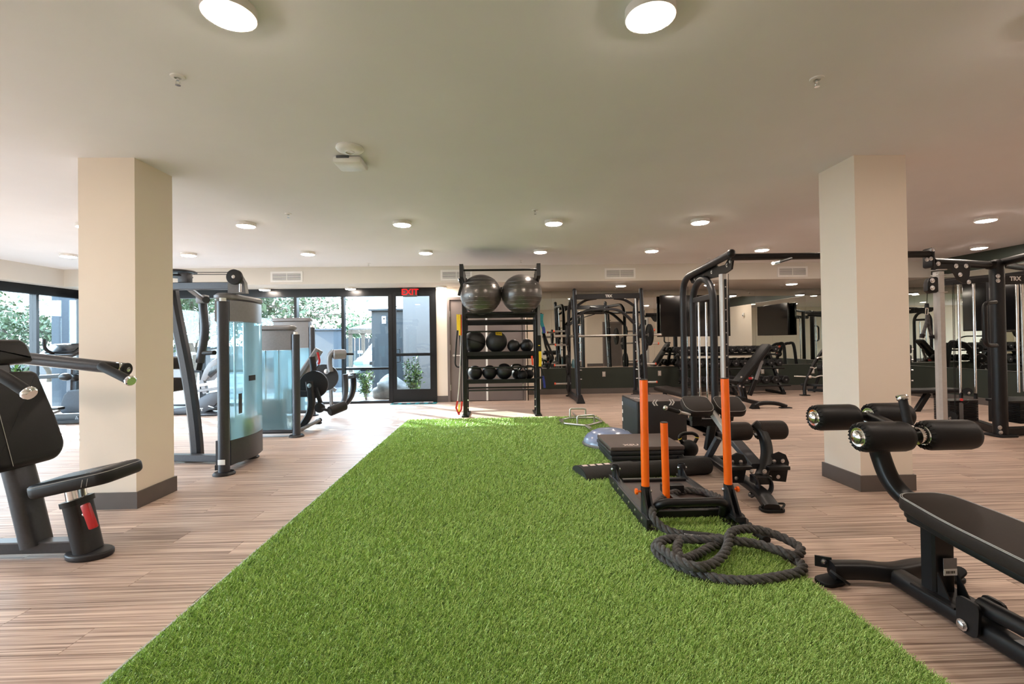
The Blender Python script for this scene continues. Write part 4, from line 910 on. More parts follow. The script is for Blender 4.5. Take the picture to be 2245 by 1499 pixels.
for s_, x0 in ((-1, 1.60), (1, 2.87)): M().rtube(crom([(x0, 9.9, 1.95), (x0-s_*.22, 9.9, 2.09), (x0-s_*.45, 9.9, 2.13)], 5), .05, .05, up=(0, 1, 0)).build('corner_brace', 'charcoal', t)
M().rtube(crom([(1.62, 10.78, 1.62), (1.80, 10.78, 1.80), (2.02, 10.78, 1.94), (2.35, 10.78, 1.965), (2.70, 10.78, 1.94), (2.90, 10.78, 1.82), (3.08, 10.78, 1.64)], 5), .05, .13, up=(0, 1, 0), ch=.01).build('rear_arch', 'charcoal', t)
br = M().cyl((1.17, 9.82, 1.36), (3.36, 9.82, 1.355), .016, n=14).build('barbell', 'steel', t)
for x0, x1 in ((1.15, 1.42), (3.10, 3.38)): M().cyl((x0, 9.82, 1.36), (x1, 9.82, 1.36), .027, n=14).build('sleeve', 'steel', br)
for x in (1.60, 2.93): M().rbox((x, 9.83, 1.36), (.10, .08, .14), .01).build('bar_carriage', 'charcoal', t)
def plate(x, y, z, r, lab, th=.045):
    o = thing('weight_plate', lab, 'weight plate', (x, y, z-r), 'weight plates on the smith machine')
    M().lathe([(.03, -th/2), (r*.42, -th/2), (r*.5, -th*.3), (r*.84, -th*.3), (r*.88, -th/2), (r, -th*.42), (r, th*.42), (r*.88, th/2), (r*.84, th*.3), (r*.5, th*.3), (r*.42, th/2), (.03, th/2)], (x, y, z), (1, 0, 0), 36).build('plate_disc', 'rubber', o)
    M().lathe([(.026, -th*.55), (.036, -th*.55), (.036, th*.55), (.026, th*.55)], (x, y, z), (1, 0, 0), 20, cap=False).build('hub_ring', 'steel', o)
plate(3.13, 9.82, 1.357, .225, 'large black weight plate on the right barbell sleeve')
plate(1.42, 9.82, 1.36, .20, 'black weight plate on the left barbell sleeve')
for s_, xr in ((-1, 1.60), (1, 3.10)):
    for j, (z, y, r) in enumerate(((1.47, 10.55, .14), (1.17, 10.3, .16), (.72, 10.5, .225), (.32, 10.45, .20))):
        sd = 'left' if s_ < 0 else 'right'; plate(xr+.085*s_, y, z, r, 'black weight plate stored on the %s %s peg of the smith machine' % (['highest', 'second highest', 'third', 'lowest'][j], sd))
# water bottle on the frame foot
o = thing('water_bottle', 'small clear blue water bottle standing by the left smith machine upright', 'bottle', A(1257, 806, Y=10.4))
M().lathe([(.033, 0), (.035, .01), (.035, .13), (.015, .17), (.015, .19)], A(1257, 806, Y=10.4), (0, 0, 1), 16).build('bottle_body', 'frost', o)
# ================================================================ CABLE CROSSOVER, LEFT TOWER + BEAM + RIGHT STATION
t = thing('cable_crossover_machine', 'large black tubular cable station whose top beam runs behind the right column', 'cable machine', (4.5, 6.2, 0))
XT = 2.75
def T(px, py): return A(px, py, X=XT)
a = T(1497, 640); e_ = T(1602, 556); yb = a.y
M().tube(fil([(XT, yb, .03), (XT, yb, T(1497, 612).z), e_], .28, 8), .045, 16).build('bent_upright', 'charcoal', t)
yl, yr_ = T(1517, 750).y, T(1562, 750).y; zt = T(1537, 612).z
n = 14; arch = [(XT+.02, yr_-.0, .02), (XT+.02, yr_, zt-(yl-yr_)/2)]
arch += [(XT+.02, (yl+yr_)/2-(yl-yr_)/2*math.cos(PI*i/n), zt-(yl-yr_)/2+(yl-yr_)/2*math.sin(PI*i/n)) for i in range(1, n)]
arch += [(XT+.02, yl, zt-(yl-yr_)/2), (XT+.02, yl, .02)]
M().tube(arch, .046, 16).build('arch_frame', 'charcoal', t)
gp = [T(*q) for q in ((1503, 606), (1510, 621), (1524, 622), (1545, 612), (1566, 607), (1585, 598), (1596, 590), (1599, 568), (1590, 566), (1582, 580), (1566, 585), (1560, 577), (1545, 584), (1538, 592), (1524, 590))]
M().prism([(p.y, p.z) for p in gp], (XT+.05, 0, 0), (0, 1, 0), (0, 0, 1), .02).build('gusset_plate', 'black', t)
for q in ((1517, 611), (1536, 606), (1554, 596), (1587, 581), (1594, 572)): bolt(T(*q)+V((.038, 0, 0)), (-1, 0, 0), .018, .012, t)
ys = T(1584, 750).y
M().rtube([(XT+.02, ys, .02), (XT+.02, ys, T(1584, 600).z)], .085, .075, up=(0, 1, 0), ch=.018).build('slide_column', 'silverpaint', t)
M().bb(XT+.015, XT+.045, ys-.041, ys-.037, .2, T(1584, 612).z).build('column_slot', 'charcoal', t)
for k in range(12): M().cyl((XT+.03, ys-.040, .35+k*.14), (XT+.03, ys-.0425, .35+k*.14), .008, n=8).build('adjust_hole', 'steel', t)
M().rtube([(XT+.02, yl, T(1535, 655).z), (XT+.02, yr_, T(1555, 650).z)], .04, .07).build('cross_rail', 'charcoal', t)
for px in (1530, 1546): y = T(px, 750).y; M().cyl((XT+.02, y, .18), (XT+.02, y, T(px, 662).z), .014, n=10).build('guide_rod', 'chrome', t)
M().rtube([(XT+.02, yl+.2, .05), (XT+.02, yr_-.15, .05)], .09, .08).build('base_rail', 'charcoal', t)
M().rtube([(XT+.02, yb, .05), (XT+.02, ys-.1, .05)], .09, .08).build('base_rail', 'charcoal', t)
M().cyl((XT-.01, T(1541, 850).y, .30), (XT+.05, T(1541, 850).y, .30), .09, n=24, bev=.012).build('pulley', 'rubber', t); bolt((XT-.012, T(1541, 850).y, .30), (-1, 0, 0), .02, .012, t)
st_ = M()
for i in range(9): st_.box((XT+.02, (yl+yr_)/2+.02, .115+i*.03), (.12, .34, .026))
o = st_.build('weight_stack', 'black', t)
for px, y0, y1 in ((1508, 628, 860), (1597, 600, 870)): M().tube([T(px, y0), T(px, y1)], .0035, 5).build('cable', 'rubber', t)
M().box((XT+.02, yr_-.02, .012), (.24, .26, .02)).build('foot_plate', 'rubber', t)
be = A(2040, 557, Y=5.62); bs = V((XT, e_.y+.02, be.z+.0)); bs.z = A(1605, 563, Y=e_.y).z; be = A(2036, 557, Y=e_.y)
M().tube([bs, be], .040, 16).build('top_beam', 'black', t); M().sph(T(1603, 555), .05, 16).build('beam_joint', 'black', t)
gr = M().tube([A(1735, 566, Y=5.5), A(1704, 575, Y=5.05)], .016, 10).build('pull_up_grip', 'rubber', t); M().cyl(A(1706, 574.5, Y=5.08), A(1695, 577, Y=4.95), .019, n=12).build('grip_cap', 'chrome', gr)
# right station
YC = 5.78; pc = A(2190, 800, Y=YC); XC = pc.x; ZT = A(2188, 572, Y=YC).z
M().lathe([(.072, .0), (.072, ZT-.05), (.066, ZT-.015), (.045, ZT+.012), (.001, ZT+.022)], (XC, YC, 0), (0, 0, 1), 26).build('centre_post', 'black', t)
M().pad(rpoly(.26, .24, .05), (XC, YC, .012), (1, 0, 0), (0, 1, 0), .024, .006).build('foot_plate', 'rubber', t)
for q in ((2188, 605), (2188, 615), (2192, 937), (2194, 948)): bolt(A(q[0], q[1], Y=YC-.073), (0, -1, 0), .018, .012, t)
ya = e_.y+.06; a0, a1 = A(2044, 573, Y=ya), A(2168, 581, Y=YC)
M().tube([a0, a1], .046, 16).build('side_arm', 'black', t); M().rbox((a1+V((XC, YC, a1.z)))/2, (.12, .10, .10), .02).build('arm_socket', 'black', t)
M().rbox(A(2036, 566, Y=ya-.02), (.05, .14, .24), .03).build('beam_bracket', 'black', t)
for q in ((2032, 569), (2041, 567), (2046, 547)): bolt(A(q[0], q[1], Y=ya-.10), (0, -1, 0), .016, .012, t)
def xzp(pts, y): return [(A(a, b, Y=y).x, A(a, b, Y=y).z) for a, b in pts]
M().prism(xzp(((2044, 578), (2046, 592), (2060, 592), (2083, 590), (2091, 600), (2099, 614), (2110, 621), (2118, 621), (2124, 604), (2126, 580)), ya-.03), (0, ya-.03, 0), (1, 0, 0), (0, 0, 1), .02).build('gusset_plate', 'black', t)
for q in ((2057, 578), (2096, 583), (2118, 583), (2105, 602), (2124, 618)): bolt(A(q[0], q[1], Y=ya-.042), (0, -1, 0), .018, .012, t)
sc0 = A(2057, 596, Y=ya-.02); sc1 = V((sc0.x+.03, ya-.02, .02)); sc1.x = A(2066, 930, Y=ya-.02).x
M().rtube([sc1, sc0], .10, .09, up=(0, 1, 0), ch=.025).build('slide_column', 'silverpaint', t)
for y_ in (592, 603, 641): M().rbox(A(2058+(y_-592)*.03, y_, Y=ya-.02), (.115, .105, .012), .003).build('column_collar', 'silverpaint', t)
cb_ = A(2042, 625, Y=ya-.02); M().pad([(x*.075, z*.10) for x, z in ((-1, -.7), (-.5, -1), (.8, -.9), (1, -.4), (1, .8), (.4, 1), (-.6, .8), (-1, .3))], cb_, (1, 0, 0), (0, 0, 1), .07, .015).build('pulley_carriage', 'black', t)
for q in ((2044, 615), (2044, 631)): bolt(A(q[0], q[1], Y=ya-.058), (0, -1, 0), .02, .012, t)
M().tube([A(2033, 638, Y=ya), A(2032, 668, Y=ya)], .004, 6).build('cable', 'rubber', t)
M().cyl(A(2032, 665, Y=ya), A(2032, 673, Y=ya), .020, .024, n=12).build('cable_stop', 'rubber', t)
M().tube(fil([A(2030, 674, Y=ya), A(2029, 688, Y=ya), A(2034, 692, Y=ya), A(2035, 676, Y=ya)], .01, 3, True), .005, 6, closed=True).build('carabiner', 'chrome', t)
for q in (((2033, 690), (2031, 708), (2023, 733)), ((2034, 690), (2036, 712), (2042, 735))):
    M().tube(crom([A(a, b, Y=ya) for a, b in q], 4), .018, 8).build('triceps_rope', 'rope', t); M().cyl(A(*q[2], Y=ya), A(q[2][0]+(q[2][0]-q[1][0])*.3, q[2][1]+7, Y=ya), .026, n=12).build('rope_end', 'rubber', t)
YS = 6.30
M().rtube([A(2070, 620, Y=YS), A(2176, 612, Y=YS)], .05, .07).build('upper_rail', 'black', t); M().rtube([A(2066, 616, Y=YS+.25), A(2176, 606, Y=YS+.25)], .05, .06).build('upper_rail', 'black', t)
for q0, q1 in (((2101, 624), (2106, 862)), ((2134, 622), (2139, 866))): M().cyl(A(*q0, Y=YS), A(*q1, Y=YS), .016, n=12).build('guide_rod', 'chrome', t)
for q in ((2107, 868), (2139, 870)): M().cyl(A(q[0], q[1]-8, Y=YS), A(q[0], q[1]+4, Y=YS), .022, n=12).build('rod_sleeve', 'black', t)
s0, s1 = A(2084, 872, Y=YS-.05), A(2146, 872, Y=YS-.05); zt = A(2115, 874, Y=YS-.05).z; st_ = M(); nz_ = int((zt-.10)/.0235)
for i in range(nz_): st_.box(((s0.x+s1.x)/2, YS+.08, .11+i*.0235), (s1.x-s0.x, .24, .0195))
o = st_.build('weight_stack', 'black', t); o['kind'] = 'stuff'
M().bb(A(2104, 900, Y=YS-.05).x, A(2113, 900, Y=YS-.05).x, YS-.046, YS-.043, .12, zt-.05).build('weight_numbers', 'graphite_l', t)
M().cyl(A(2108, 876, Y=YS-.05), A(2108, 876, Y=YS-.12), .018, n=12).build('selector_pin', 'redf', t)
M().tube(crom([A(2109, 880, Y=YS-.08), A(2116, 886, Y=YS-.1), A(2124, 880, Y=YS-.08)], 4), .006, 6).build('pin_cord', 'rubber', t)
M().cyl(A(2122, 858, Y=YS+.02), A(2122, 858, Y=YS-.06), .05, n=20).build('pulley', 'rubber', t); bolt(A(2125, 862, Y=YS-.07), (0, -1, 0), .016, .01, t)
M().rtube([(XC, YC, .06), A(2095, 912, Z=.06)], .09, .09).build('base_rail', 'black', t); M().rtube([(XC+.05, YC, .06), (XC+1.3, YC+.05, .06)], .09, .09).build('base_rail', 'black', t)
M().cyl(A(2083, 913, Y=YS-.1), A(2083, 913, Y=YS+.0), .075, n=20).build('low_pulley', 'rubber', t)
bolt(A(2083, 917, Y=YS-.105), (0, -1, 0), .016, .01, t)
M().rtube([A(2172, 605, Y=6.75), A(2178, 925, Y=6.75)], .09, .09, up=(0, 1, 0), ch=.02).build('rear_post', 'black', t)
M().tube(fil([A(2182, 662, Y=5.68), A(2158, 664, Y=5.62), A(2160, 757, Y=5.62), A(2184, 757, Y=5.68)], .09, 6), .026, 12).build('side_handle', 'black', t)
M().rtube([A(2196, 612, Y=5.95), A(2300, 608, Y=5.95)], .05, .10).build('upper_rail', 'black', t); M().rtube([A(2196, 620, Y=6.0), A(2300, 615, Y=6.0)], .05, .05).build('upper_rail', 'black', t)
text('TRX', .075, A(2226, 611, Y=5.922), (1, 0, .0), (0, 0, 1), 'lettering', 'whiteprint', t, .002, bold=.003)
M().tube([A(2198, 575, Y=YC), A(2290, 552, Y=5.2)], .046, 14).build('side_arm', 'black', t); M().tube([A(2198, 580, Y=YC), A(2250, 588, Y=6.6)], .04, 12).build('side_arm', 'black', t)
for q0, q1 in (((2229, 620), (2233, 860)), ((2240, 618), (2245, 858))): M().cyl(A(*q0, Y=6.05), A(*q1, Y=6.05), .016, n=12).build('guide_rod', 'chrome', t)
M().pad(rpoly(.7, .30, .04), A(2240, 877, Y=5.95), (1, 0, 0), (0, 1, 0), .03, .008).build('step_plate', 'black', t)
st_ = M()
for i in range(14): st_.box((A(2240, 900, Y=6.1).x+.06, 6.12, .11+i*.0235), (.36, .22, .0195))
o = st_.build('weight_stack', 'black', t); o['kind'] = 'stuff'
for q in (((2091, 620), (2096, 912)), ((2088, 622), (2093, 905))): M().tube([A(q[0][0], q[0][1], Y=6.0), A(q[1][0], q[1][1], Y=6.05)], .0035, 5).build('cable', 'rubber', t)

# ================================================================ DUMBBELLS
DX0, DX1 = 4.02, 6.42
rk = thing('dumbbell_rack', 'three tier black dumbbell rack under the back wall television', 'dumbbell rack', (5.2, 10.7, 0))
TI = ((10.88, .915), (10.72, .605), (10.50, .235))
for (y, z), nm in zip(TI, 'abc'):
    for dy in (-.11, .11): M().rtube([(DX0, y+dy, z+dy*.35), (DX1, y+dy, z+dy*.35)], .06, .025).build('tier_rail', 'black', rk)
    M().rtube([(DX0, y-.15, z-.03), (DX1, y-.15, z-.03)], .02, .03).build('tier_lip', 'black', rk)
for x in (DX0+.12, (DX0+DX1)/2, DX1-.12):
    M().rtube([(x, 10.42, .03), (x, 10.60, .25), (x, 11.02, 1.0)], .07, .06, up=(1, 0, 0)).build('upright', 'black', rk); M().rtube([(x, 10.40, .03), (x, 11.08, .03)], .08, .05).build('foot_rail', 'black', rk)
def dumbbell_tpl(r, name, k):
    o = thing('dumbbell', '', 'dumbbell', (0, 0, 0), 'black hex dumbbells on the rack')
    for s_ in (-1, 1):
        h = M().lathe([(r*.80, .055), (r, .075), (r, .135), (r*.82, .155)], (0, 0, 0), (0, s_, 0), 6).build('head', 'rubber', o, ang=20)
        M().lathe([(r*.20, .150), (r*.20, .157), (r*.12, .158)], (0, 0, 0), (0, s_, 0), 12).build('emblem', 'graphite_l', h)
    M().lathe([(.014, -.07), (.017, 0), (.014, .07)], (0, 0, 0), (0, 1, 0), 10).build('handle', 'steel', o)
    return o
ordn = ['first', 'second', 'third', 'fourth', 'fifth', 'sixth', 'seventh', 'eighth', 'ninth', 'tenth', 'eleventh', 'twelfth']
for ti, ((y, z), r, nm) in enumerate(zip(TI, (.082, .088, .095), ('top', 'middle', 'bottom'))):
    tp = dumbbell_tpl(r, nm, ti); n = 12 if ti < 2 else 11
    for i in range(n):
        x = DX0+.10+i*(DX1-DX0-.20)/(n-1); loc = (x, y, z+r*.90+.012)
        lab = 'black hex dumbbell, %s from the left on the %s tier of the rack' % (ordn[i], nm)
        if i == 0: tp.location = loc; tp['label'] = lab
        else: copy_tree(tp, loc=loc, label=lab)

# ================================================================ BENCHES AT THE BACK
t = thing('adjustable_bench', 'black adjustable bench with its back raised in front of the dumbbell rack', 'bench', (4.75, 8.65, 0))
a, b = A(1617, 838, Y=8.75), A(1681, 757, Y=8.65); d = (b-a)
bk = M().pad(rpoly(.30, d.length+.04, .06), (a+b)/2, V((0, -1, 0)).cross(V((0, 0, 1))).cross(V((1, 0, 0))) if False else V((.0, 1, 0)), d, .085, .03).build('backrest', 'vinyl', t)
a2 = A(1612, 838, Y=8.8); M().pad(rpoly(.30, .30, .06), a2+V((-.16, 0, .03)), (0, -1, 0), (1, 0, -.15), .075, .028).build('seat', 'vinyl', t)
M().rtube([A(1680, 768, Y=8.66), A(1640, 825, Y=8.7)], .06, .05, up=(0, 1, 0)).build('back_frame', 'black', t)
M().rtube([A(1670, 790, Y=8.6), A(1657, 832, Y=8.6)], .055, .04, up=(0, 1, 0)).build('ladder_strut', 'graphite_l', t)
M().rtube([A(1660, 825, Y=8.62), A(1643, 866, Y=8.62)], .075, .05, up=(0, 1, 0)).build('ladder_strut', 'black', t)
M().rtube([A(1626, 835, Y=8.75), A(1634, 876, Y=8.72)], .07, .06, up=(0, 1, 0)).build('seat_post', 'black', t); M().rtube([A(1618, 842, Y=8.75), A(1626, 872, Y=8.72)], .03, .05, up=(0, 1, 0)).build('link_bar', 'graphite', t)
M().rtube([A(1618, 873, Z=.10), A(1668, 885, Z=.08)], .08, .06).build('main_beam', 'black', t)
M().rtube(crom([A(1650, 893, Y=8.45), A(1664, 885, Y=8.44), A(1684, 883, Y=8.43), A(1706, 885, Y=8.42), A(1724, 891, Y=8.41)], 4), .07, .06, up=(0, 1, 0), ch=.02).build('foot_bar', 'black', t)
M().prism([(-.06, 0), (.09, 0), (.07, .06), (.0, .09)], A(1652, 897, Y=8.40)+V((0, 0, .0)), (1, 0, 0), (0, 0, 1), .12).build('foot', 'rubber', t); M().rbox(A(1722, 894, Y=8.40), (.20, .10, .03), .01).build('foot', 'rubber', t)
M().rbox(A(1624, 872, Y=8.75), (.06, .30, .06), .01).build('rear_foot', 'rubber', t)
M().cyl(A(1641, 829, Y=8.62), A(1649, 829, Y=8.60), .022, n=12).build('adjust_knob', 'red', t)
for q in ((1625, 826), (1622, 846), (1630, 848), (1650, 828)): bolt(A(q[0], q[1], Y=8.58), (0, -1, 0), .012, .01, t)
t = thing('flat_bench', 'low black padded bench behind the plyometric box', 'bench', (4.05, 9.0, 0))
a, b = A(1452, 848, Y=9.3), A(1500, 860, Y=8.7)
M().pad(rpoly(.34, (b-a).length+.3, .05), (a+b)/2+V((.05, 0, -.04)), (b-a).cross(V((0, 0, 1))), (b-a), .08, .025).build('seat', 'vinylbr', t)
for p in (a, b): M().rtube([p+V((.05, 0, -.06)), V((p.x+.05, p.y, .03))], .07, .06, up=(0, 1, 0)).build('leg', 'black', t); M().rbox((p.x+.05, p.y, .02), (.42, .08, .04), .01).build('foot_bar', 'black', t)
t = thing('incline_bench', 'black padded bench in front of the barbell rack, right of the right column', 'bench', (6.9, 7.8, 0))
M().pad(rpoly(.9, .28, .05), A(2035, 856, Y=7.8), (1, -.15, .02), (.15, 1, 0), .07, .025).build('seat', 'vinyl', t)
M().rtube([A(2034, 862, Y=7.8), A(2002, 912, Y=7.75)], .09, .06, up=(0, 1, 0)).build('leg', 'black', t); M().rtube([A(2052, 862, Y=7.8), A(2068, 905, Y=7.85)], .09, .06, up=(0, 1, 0)).build('leg', 'black', t)
M().rtube([A(2000, 911, Y=7.7), A(2060, 915, Y=7.5)], .06, .06).build('floor_beam', 'black', t); M().rbox(A(2002, 912, Y=7.72), (.10, .40, .05), .012).build('foot', 'rubber', t)
for q in ((2028, 909), (2050, 914)): bolt(A(q[0], q[1], Y=7.55), (0, -1, 0), .014, .01, t)

# ================================================================ BARBELL RACK IN THE CORNER
L0, R0_ = V((6.72, 10.42, 0)), V((7.95, 9.12, 0)); dr = (R0_-L0).normalized(); nr = V((-dr.y, dr.x, 0))*-1
t = thing('barbell_rack', 'black angled barbell rack in the corner beyond the right column', 'barbell rack', (7.3, 9.8, 0))
for f_ in (.06, .86):
    p = L0+dr*((R0_-L0).length*f_)
    M().rtube(crom([p+nr*.25+V((0, 0, .02)), p+nr*.20+V((0, 0, .25)), p+nr*.02+dr*.12*(f_ < .5)+V((0, 0, .65)), p+nr*-.14+dr*.30*(f_ < .5)+V((0, 0, 1.02)), p+nr*-.30+dr*.30*(f_ < .5)+V((0, 0, 1.10)), p+nr*-.42+dr*.30*(f_ < .5)+V((0, 0, 1.0)), p+nr*-.5+V((0, 0, .02))], 5), .075, .06, up=dr, ch=.015).build('side_frame', 'black', t)
    M().pad(rpoly(.20, .14, .04), p+nr*.25+V((0, 0, .008)), (1, 0, 0), (0, 1, 0), .016, .004).build('foot', 'rubber', t)
M().rtube([L0+nr*-.45+V((0, 0, .06)), R0_+nr*-.45+V((0, 0, .06))], .06, .06).build('cross_beam', 'black', t); M().rtube([L0+nr*.1+V((0, 0, .22)), R0_+nr*.1+V((0, 0, .22))], .05, .05).build('cross_beam', 'black', t)
for i, z in enumerate((.40, .60, .80, 1.0)):
    q = nr*(.24-.26*z); lab = 'chrome wavy curl bar with red collars on the %s hook of the corner rack' % ['lowest', 'second lowest', 'second highest', 'highest'][i]
    o = thing('curl_bar', lab, 'barbell', L0+q+V((0, 0, z)), 'curl bars on the corner rack')
    Lb = (R0_-L0).length+.1; pts = []
    for k in range(41):
        sb = -.12+(0, .30, .42, .52)[i]; s_ = sb+(Lb+.02-sb)*k/40; wv = math.sin((s_-.3)*2*PI/.42)*.035 if .25 < s_ < Lb-.3 else 0
        pts.append(L0+q+dr*s_+V((0, 0, z+wv)))
    M().tube(pts, .014, 8).build('bar', 'steel', o)
    for s_ in (.16+(0, .30, .42, .52)[i], Lb-.2): M().cyl(L0+q+dr*s_+V((0, 0, z)), L0+q+dr*(s_+.05)+V((0, 0, z)), .032, n=14).build('collar', 'orangered' if s_ > .2 else 'ivory', o)
    for s_ in (.02+(0, .30, .42, .52)[i], Lb-.1):
        if i == 0 and s_ < .1: continue
        M().cyl(L0+q+dr*s_+V((0, 0, z)), L0+q+dr*(s_+.09)+V((0, 0, z)), .085, n=20, bev=.012).build('weight_head', 'rubber', o)

# ================================================================ RIGHT FOREGROUND: DECLINE BENCH
t = thing('ab_bench', 'black decline sit-up bench with four foam leg rollers in the right foreground', 'bench', (1.97, 2.2, 0))
def roller(root, c, L_, r, mt='vinyl'):
    """axis along x; returns roller part with crimped end and chrome cap on the left end"""
    c = V(c); rp = M().lathe([(r*.52, -L_/2+.012), (r*.62, -L_/2+.002), (r*.80, -L_/2), (r*.94, -L_/2+.012), (r, -L_/2+.034), (r, L_/2-.034), (r*.94, L_/2-.012), (r*.80, L_/2), (r*.5, L_/2)], c, (1, 0, 0), 36).build('roller_pad', mt, root)
    for k in range(20):
        a_ = 2*PI*k/20; u_ = V((0, math.cos(a_), math.sin(a_)))
        M().tube([c+V((-L_/2+.010, 0, 0))+u_*r*.60, c+V((-L_/2-.003, 0, 0))+u_*r*.78, c+V((-L_/2+.012, 0, 0))+u_*r*.915], .0048, 5).build('pleat', 'rubber', rp)
    M().lathe([(r*.68, -.006), (r*.68, .003), (r*.62, .007), (r*.46, .006), (r*.42, .018), (r*.28, .026), (.001, .028)], c+V((-L_/2+.006, 0, 0)), (-1, 0, 0), 28).build('end_cap', 'chrome', rp)
    return rp
def rl(px0, px1, py, y): a, b = A(px0, py, Y=y), A(px1, py, Y=y); return (a+b)/2, b.x-a.x
for px0, px1, py, y, r in ((1783, 1876, 914.5, 2.80, .0765), (1903, 1990, 911, 2.80, .0765), (1880, 1990, 957, 2.43, .0775), (2022, 2132, 953, 2.43, .0775)):
    c, L_ = rl(px0, px1, py, y); roller(t, c, L_, r)
c0, c1 = A(1830, 914, Y=2.80), A(1960, 910.5, Y=2.80); M().cyl(c0, c1, .026, n=16).build('far_axle', 'black', t)
c2, c3 = A(1930, 957, Y=2.43), A(2085, 953, Y=2.43); M().cyl(c2, c3, .028, n=18).build('near_axle', 'black', t)
M().oval([(c0+c1)/2+V((.03, 0, 0)), (c2+c3)/2+V((-.03, .0, 0))], .06, .06).build('roller_link', 'black', t)
M().cyl(A(2008, 955, Y=2.43), A(2020, 954, Y=2.43), .045, n=20).build('axle_collar', 'chrome', t)
h0, h1 = A(1993, 938, Y=2.45), A(1979, 876, Y=2.50)
M().cyl(h0, h1, .021, n=16).build('handle_grip', 'rubber', t); M().lathe([(.022, 0), (.026, .008), (.026, .016), (.022, .022)], h0-(h1-h0).normalized()*.012, h1-h0, 16).build('grip_ring', 'chrome', t)
M().lathe([(.022, 0), (.027, .004), (.026, .014), (.029, .02), (.027, .026)], h1-(h1-h0).normalized()*.004, h1-h0, 18).build('grip_cap', 'chrome', t)
# curved stem up to the rollers
stem = [A(1924, 975, Y=2.50), A(1931, 1000, Y=2.50), A(1946, 1040, Y=2.47), A(1965, 1070, Y=2.43), A(1990, 1093, Y=2.38), A(2030, 1118, Y=2.28)]
M().oval(crom(stem, 5), .085, .075, up=(0, -1, .3)).build('roller_stem', 'black', t)
M().cyl(A(1924, 985, Y=2.48), A(1924, 962, Y=2.48), .045, .05, n=16).build('stem_collar', 'black', t)
# pad
pa, pb = V((2.015, 2.26, .475)), V((1.985, 1.16, .40)); dv = (pb-pa); u_ = V((0, 0, 1)).cross(-dv).normalized(); Lp = dv.length
poly = fil([(-Lp/2, -.08, 0), (-Lp/2+.04, -.13, 0), (-Lp/2+.30, -.165, 0), (Lp/2, -.165, 0), (Lp/2, .165, 0), (-Lp/2+.30, .165, 0), (-Lp/2+.04, .13, 0), (-Lp/2, .08, 0)], .10, 5, True)
pl = [(p.x, p.y) for p in poly]; vdir = V((0, 0, 1)).cross(dv).normalized()
pd = M().pad(pl, (pa+pb)/2, dv, vdir, .065, .016).build('seat_pad', 'vinylbr', t)
wn_ = dv.normalized().cross(vdir)
for ins, zz in ((.985, .0305), (.955, .0330)): M().tube([(pa+pb)/2+dv.normalized()*(q[0]*(1-(1-ins)*.4))+vdir*q[1]*ins+wn_*zz for q in pl], .0016, 5, closed=True).build('stitching', 'stitch', pd)
M().pad([(a*.97, b*.9) for a, b in pl], (pa+pb)/2-wn_*.045, dv, vdir, .03, .006).build('pad_board', 'black', t)
# upright and base
u0, u1 = A(2050, 1292, Z=.10), A(2044, 1172, Y=2.18); u0 = V((2.02, 2.17, .09)); u1 = V((2.02, 2.17, .42))
M().rtube([u0, u1], .105, .075, up=(0, 1, 0), ch=.01).build('upright', 'black', t)
M().prism([(-.05, -.06), (.05, -.06), (.06, .05), (-.06, .05)], (1.955, 2.20, .43), (0, 1, 0), (0, 0, 1), .012).build('pivot_plate', 'black', t)
bolt(V((1.948, 2.20, .405)), (-1, 0, 0), .014, .014, t)
M().box((2.03, 2.117, .225), (.062, .002, .055)).build('label_plate', 'graphite_l', t); M().box((2.03, 2.1165, .190), (.062, .002, .030)).build('barcode_label', 'whiteprint', t)
bc = M()
for k, q in enumerate((-.018, -.012, -.007, 0, .006, .011, .018)): bc.box((2.03+q, 2.1152, .190), (.0025 if k % 2 else .0035, .001, .012))
bc.build('barcode', 'black', t)
for s_ in (-1, 1): M().prism([(0, 0), (.06, 0), (.0, .10)], (2.02+s_*.045, 2.12, .09), (0, -1, 0), (0, 0, 1), .006).build('gusset', 'black', t)
M().box((2.02, 2.12, .086), (.16, .22, .01)).build('base_plate', 'black', t); bolt((2.03, 2.05, .09), (0, 0, 1), .016, .014, t)
M().oval([(1.985, 2.36, .055), (1.98, 1.2, .045)], .085, .08).build('main_beam', 'black', t)
M().oval(crom([(1.70, 2.43, .062), (1.85, 2.41, .066), (1.98, 2.385, .062), (2.14, 2.41, .066), (2.29, 2.43, .062)], 5), .09, .085).build('stabiliser', 'black', t)
for s_, x in ((-1, 1.685), (1, 2.30)):
    M().pad(rpoly(.15, .10, .045), (x, 2.42, .012), (.95, -.3*s_, 0), (.3*s_, .95, 0), .022, .006).build('foot', 'rubber', t)
    M().box((x, 2.470, .085), (.075, .010, .055), Matrix.Rotation(.5*s_, 3, 'Z')).build('end_bracket', 'black', t); bolt((x, 2.462, .088), (0, -1, 0), .012, .012, t)
    M().pad(rpoly(.10, .07, .03), (x-.01*s_, 2.36, .055), (.8, 0, -.6*s_*-1), (0, 1, 0), .012, .003).build('foot_strap', 'rubber', t)
for s_ in (-1, 1): M().prism(fil([(-.05, -.075, 0), (.05, -.075, 0), (.05, .06, 0), (-.05, .06, 0)], .03, 4, True) and [(p.x, p.y) for p in fil([(-.05, -.085, 0), (.04, -.085, 0), (.05, .06, 0), (-.05, .06, 0)], .03, 4, True)], (1.98+s_*.055, 1.93, .11), (0, -1, 0), (0, 0, 1), .012).build('hinge_plate', 'black', t)
bolt((1.917, 1.95, .055), (-1, 0, 0), .016, .016, t)
M().cyl((1.98, 1.93, .145), (1.98, 1.1, .16), .034, n=16).build('adjust_tube', 'black', t)
M().box((1.98, 1.70, .0895), (.04, .18, .001)).build('warning_label', 'graphite_l', t); M().box((1.98, 1.60, .09), (.04, .05, .001)).build('warning_stripe', 'orangered', t)
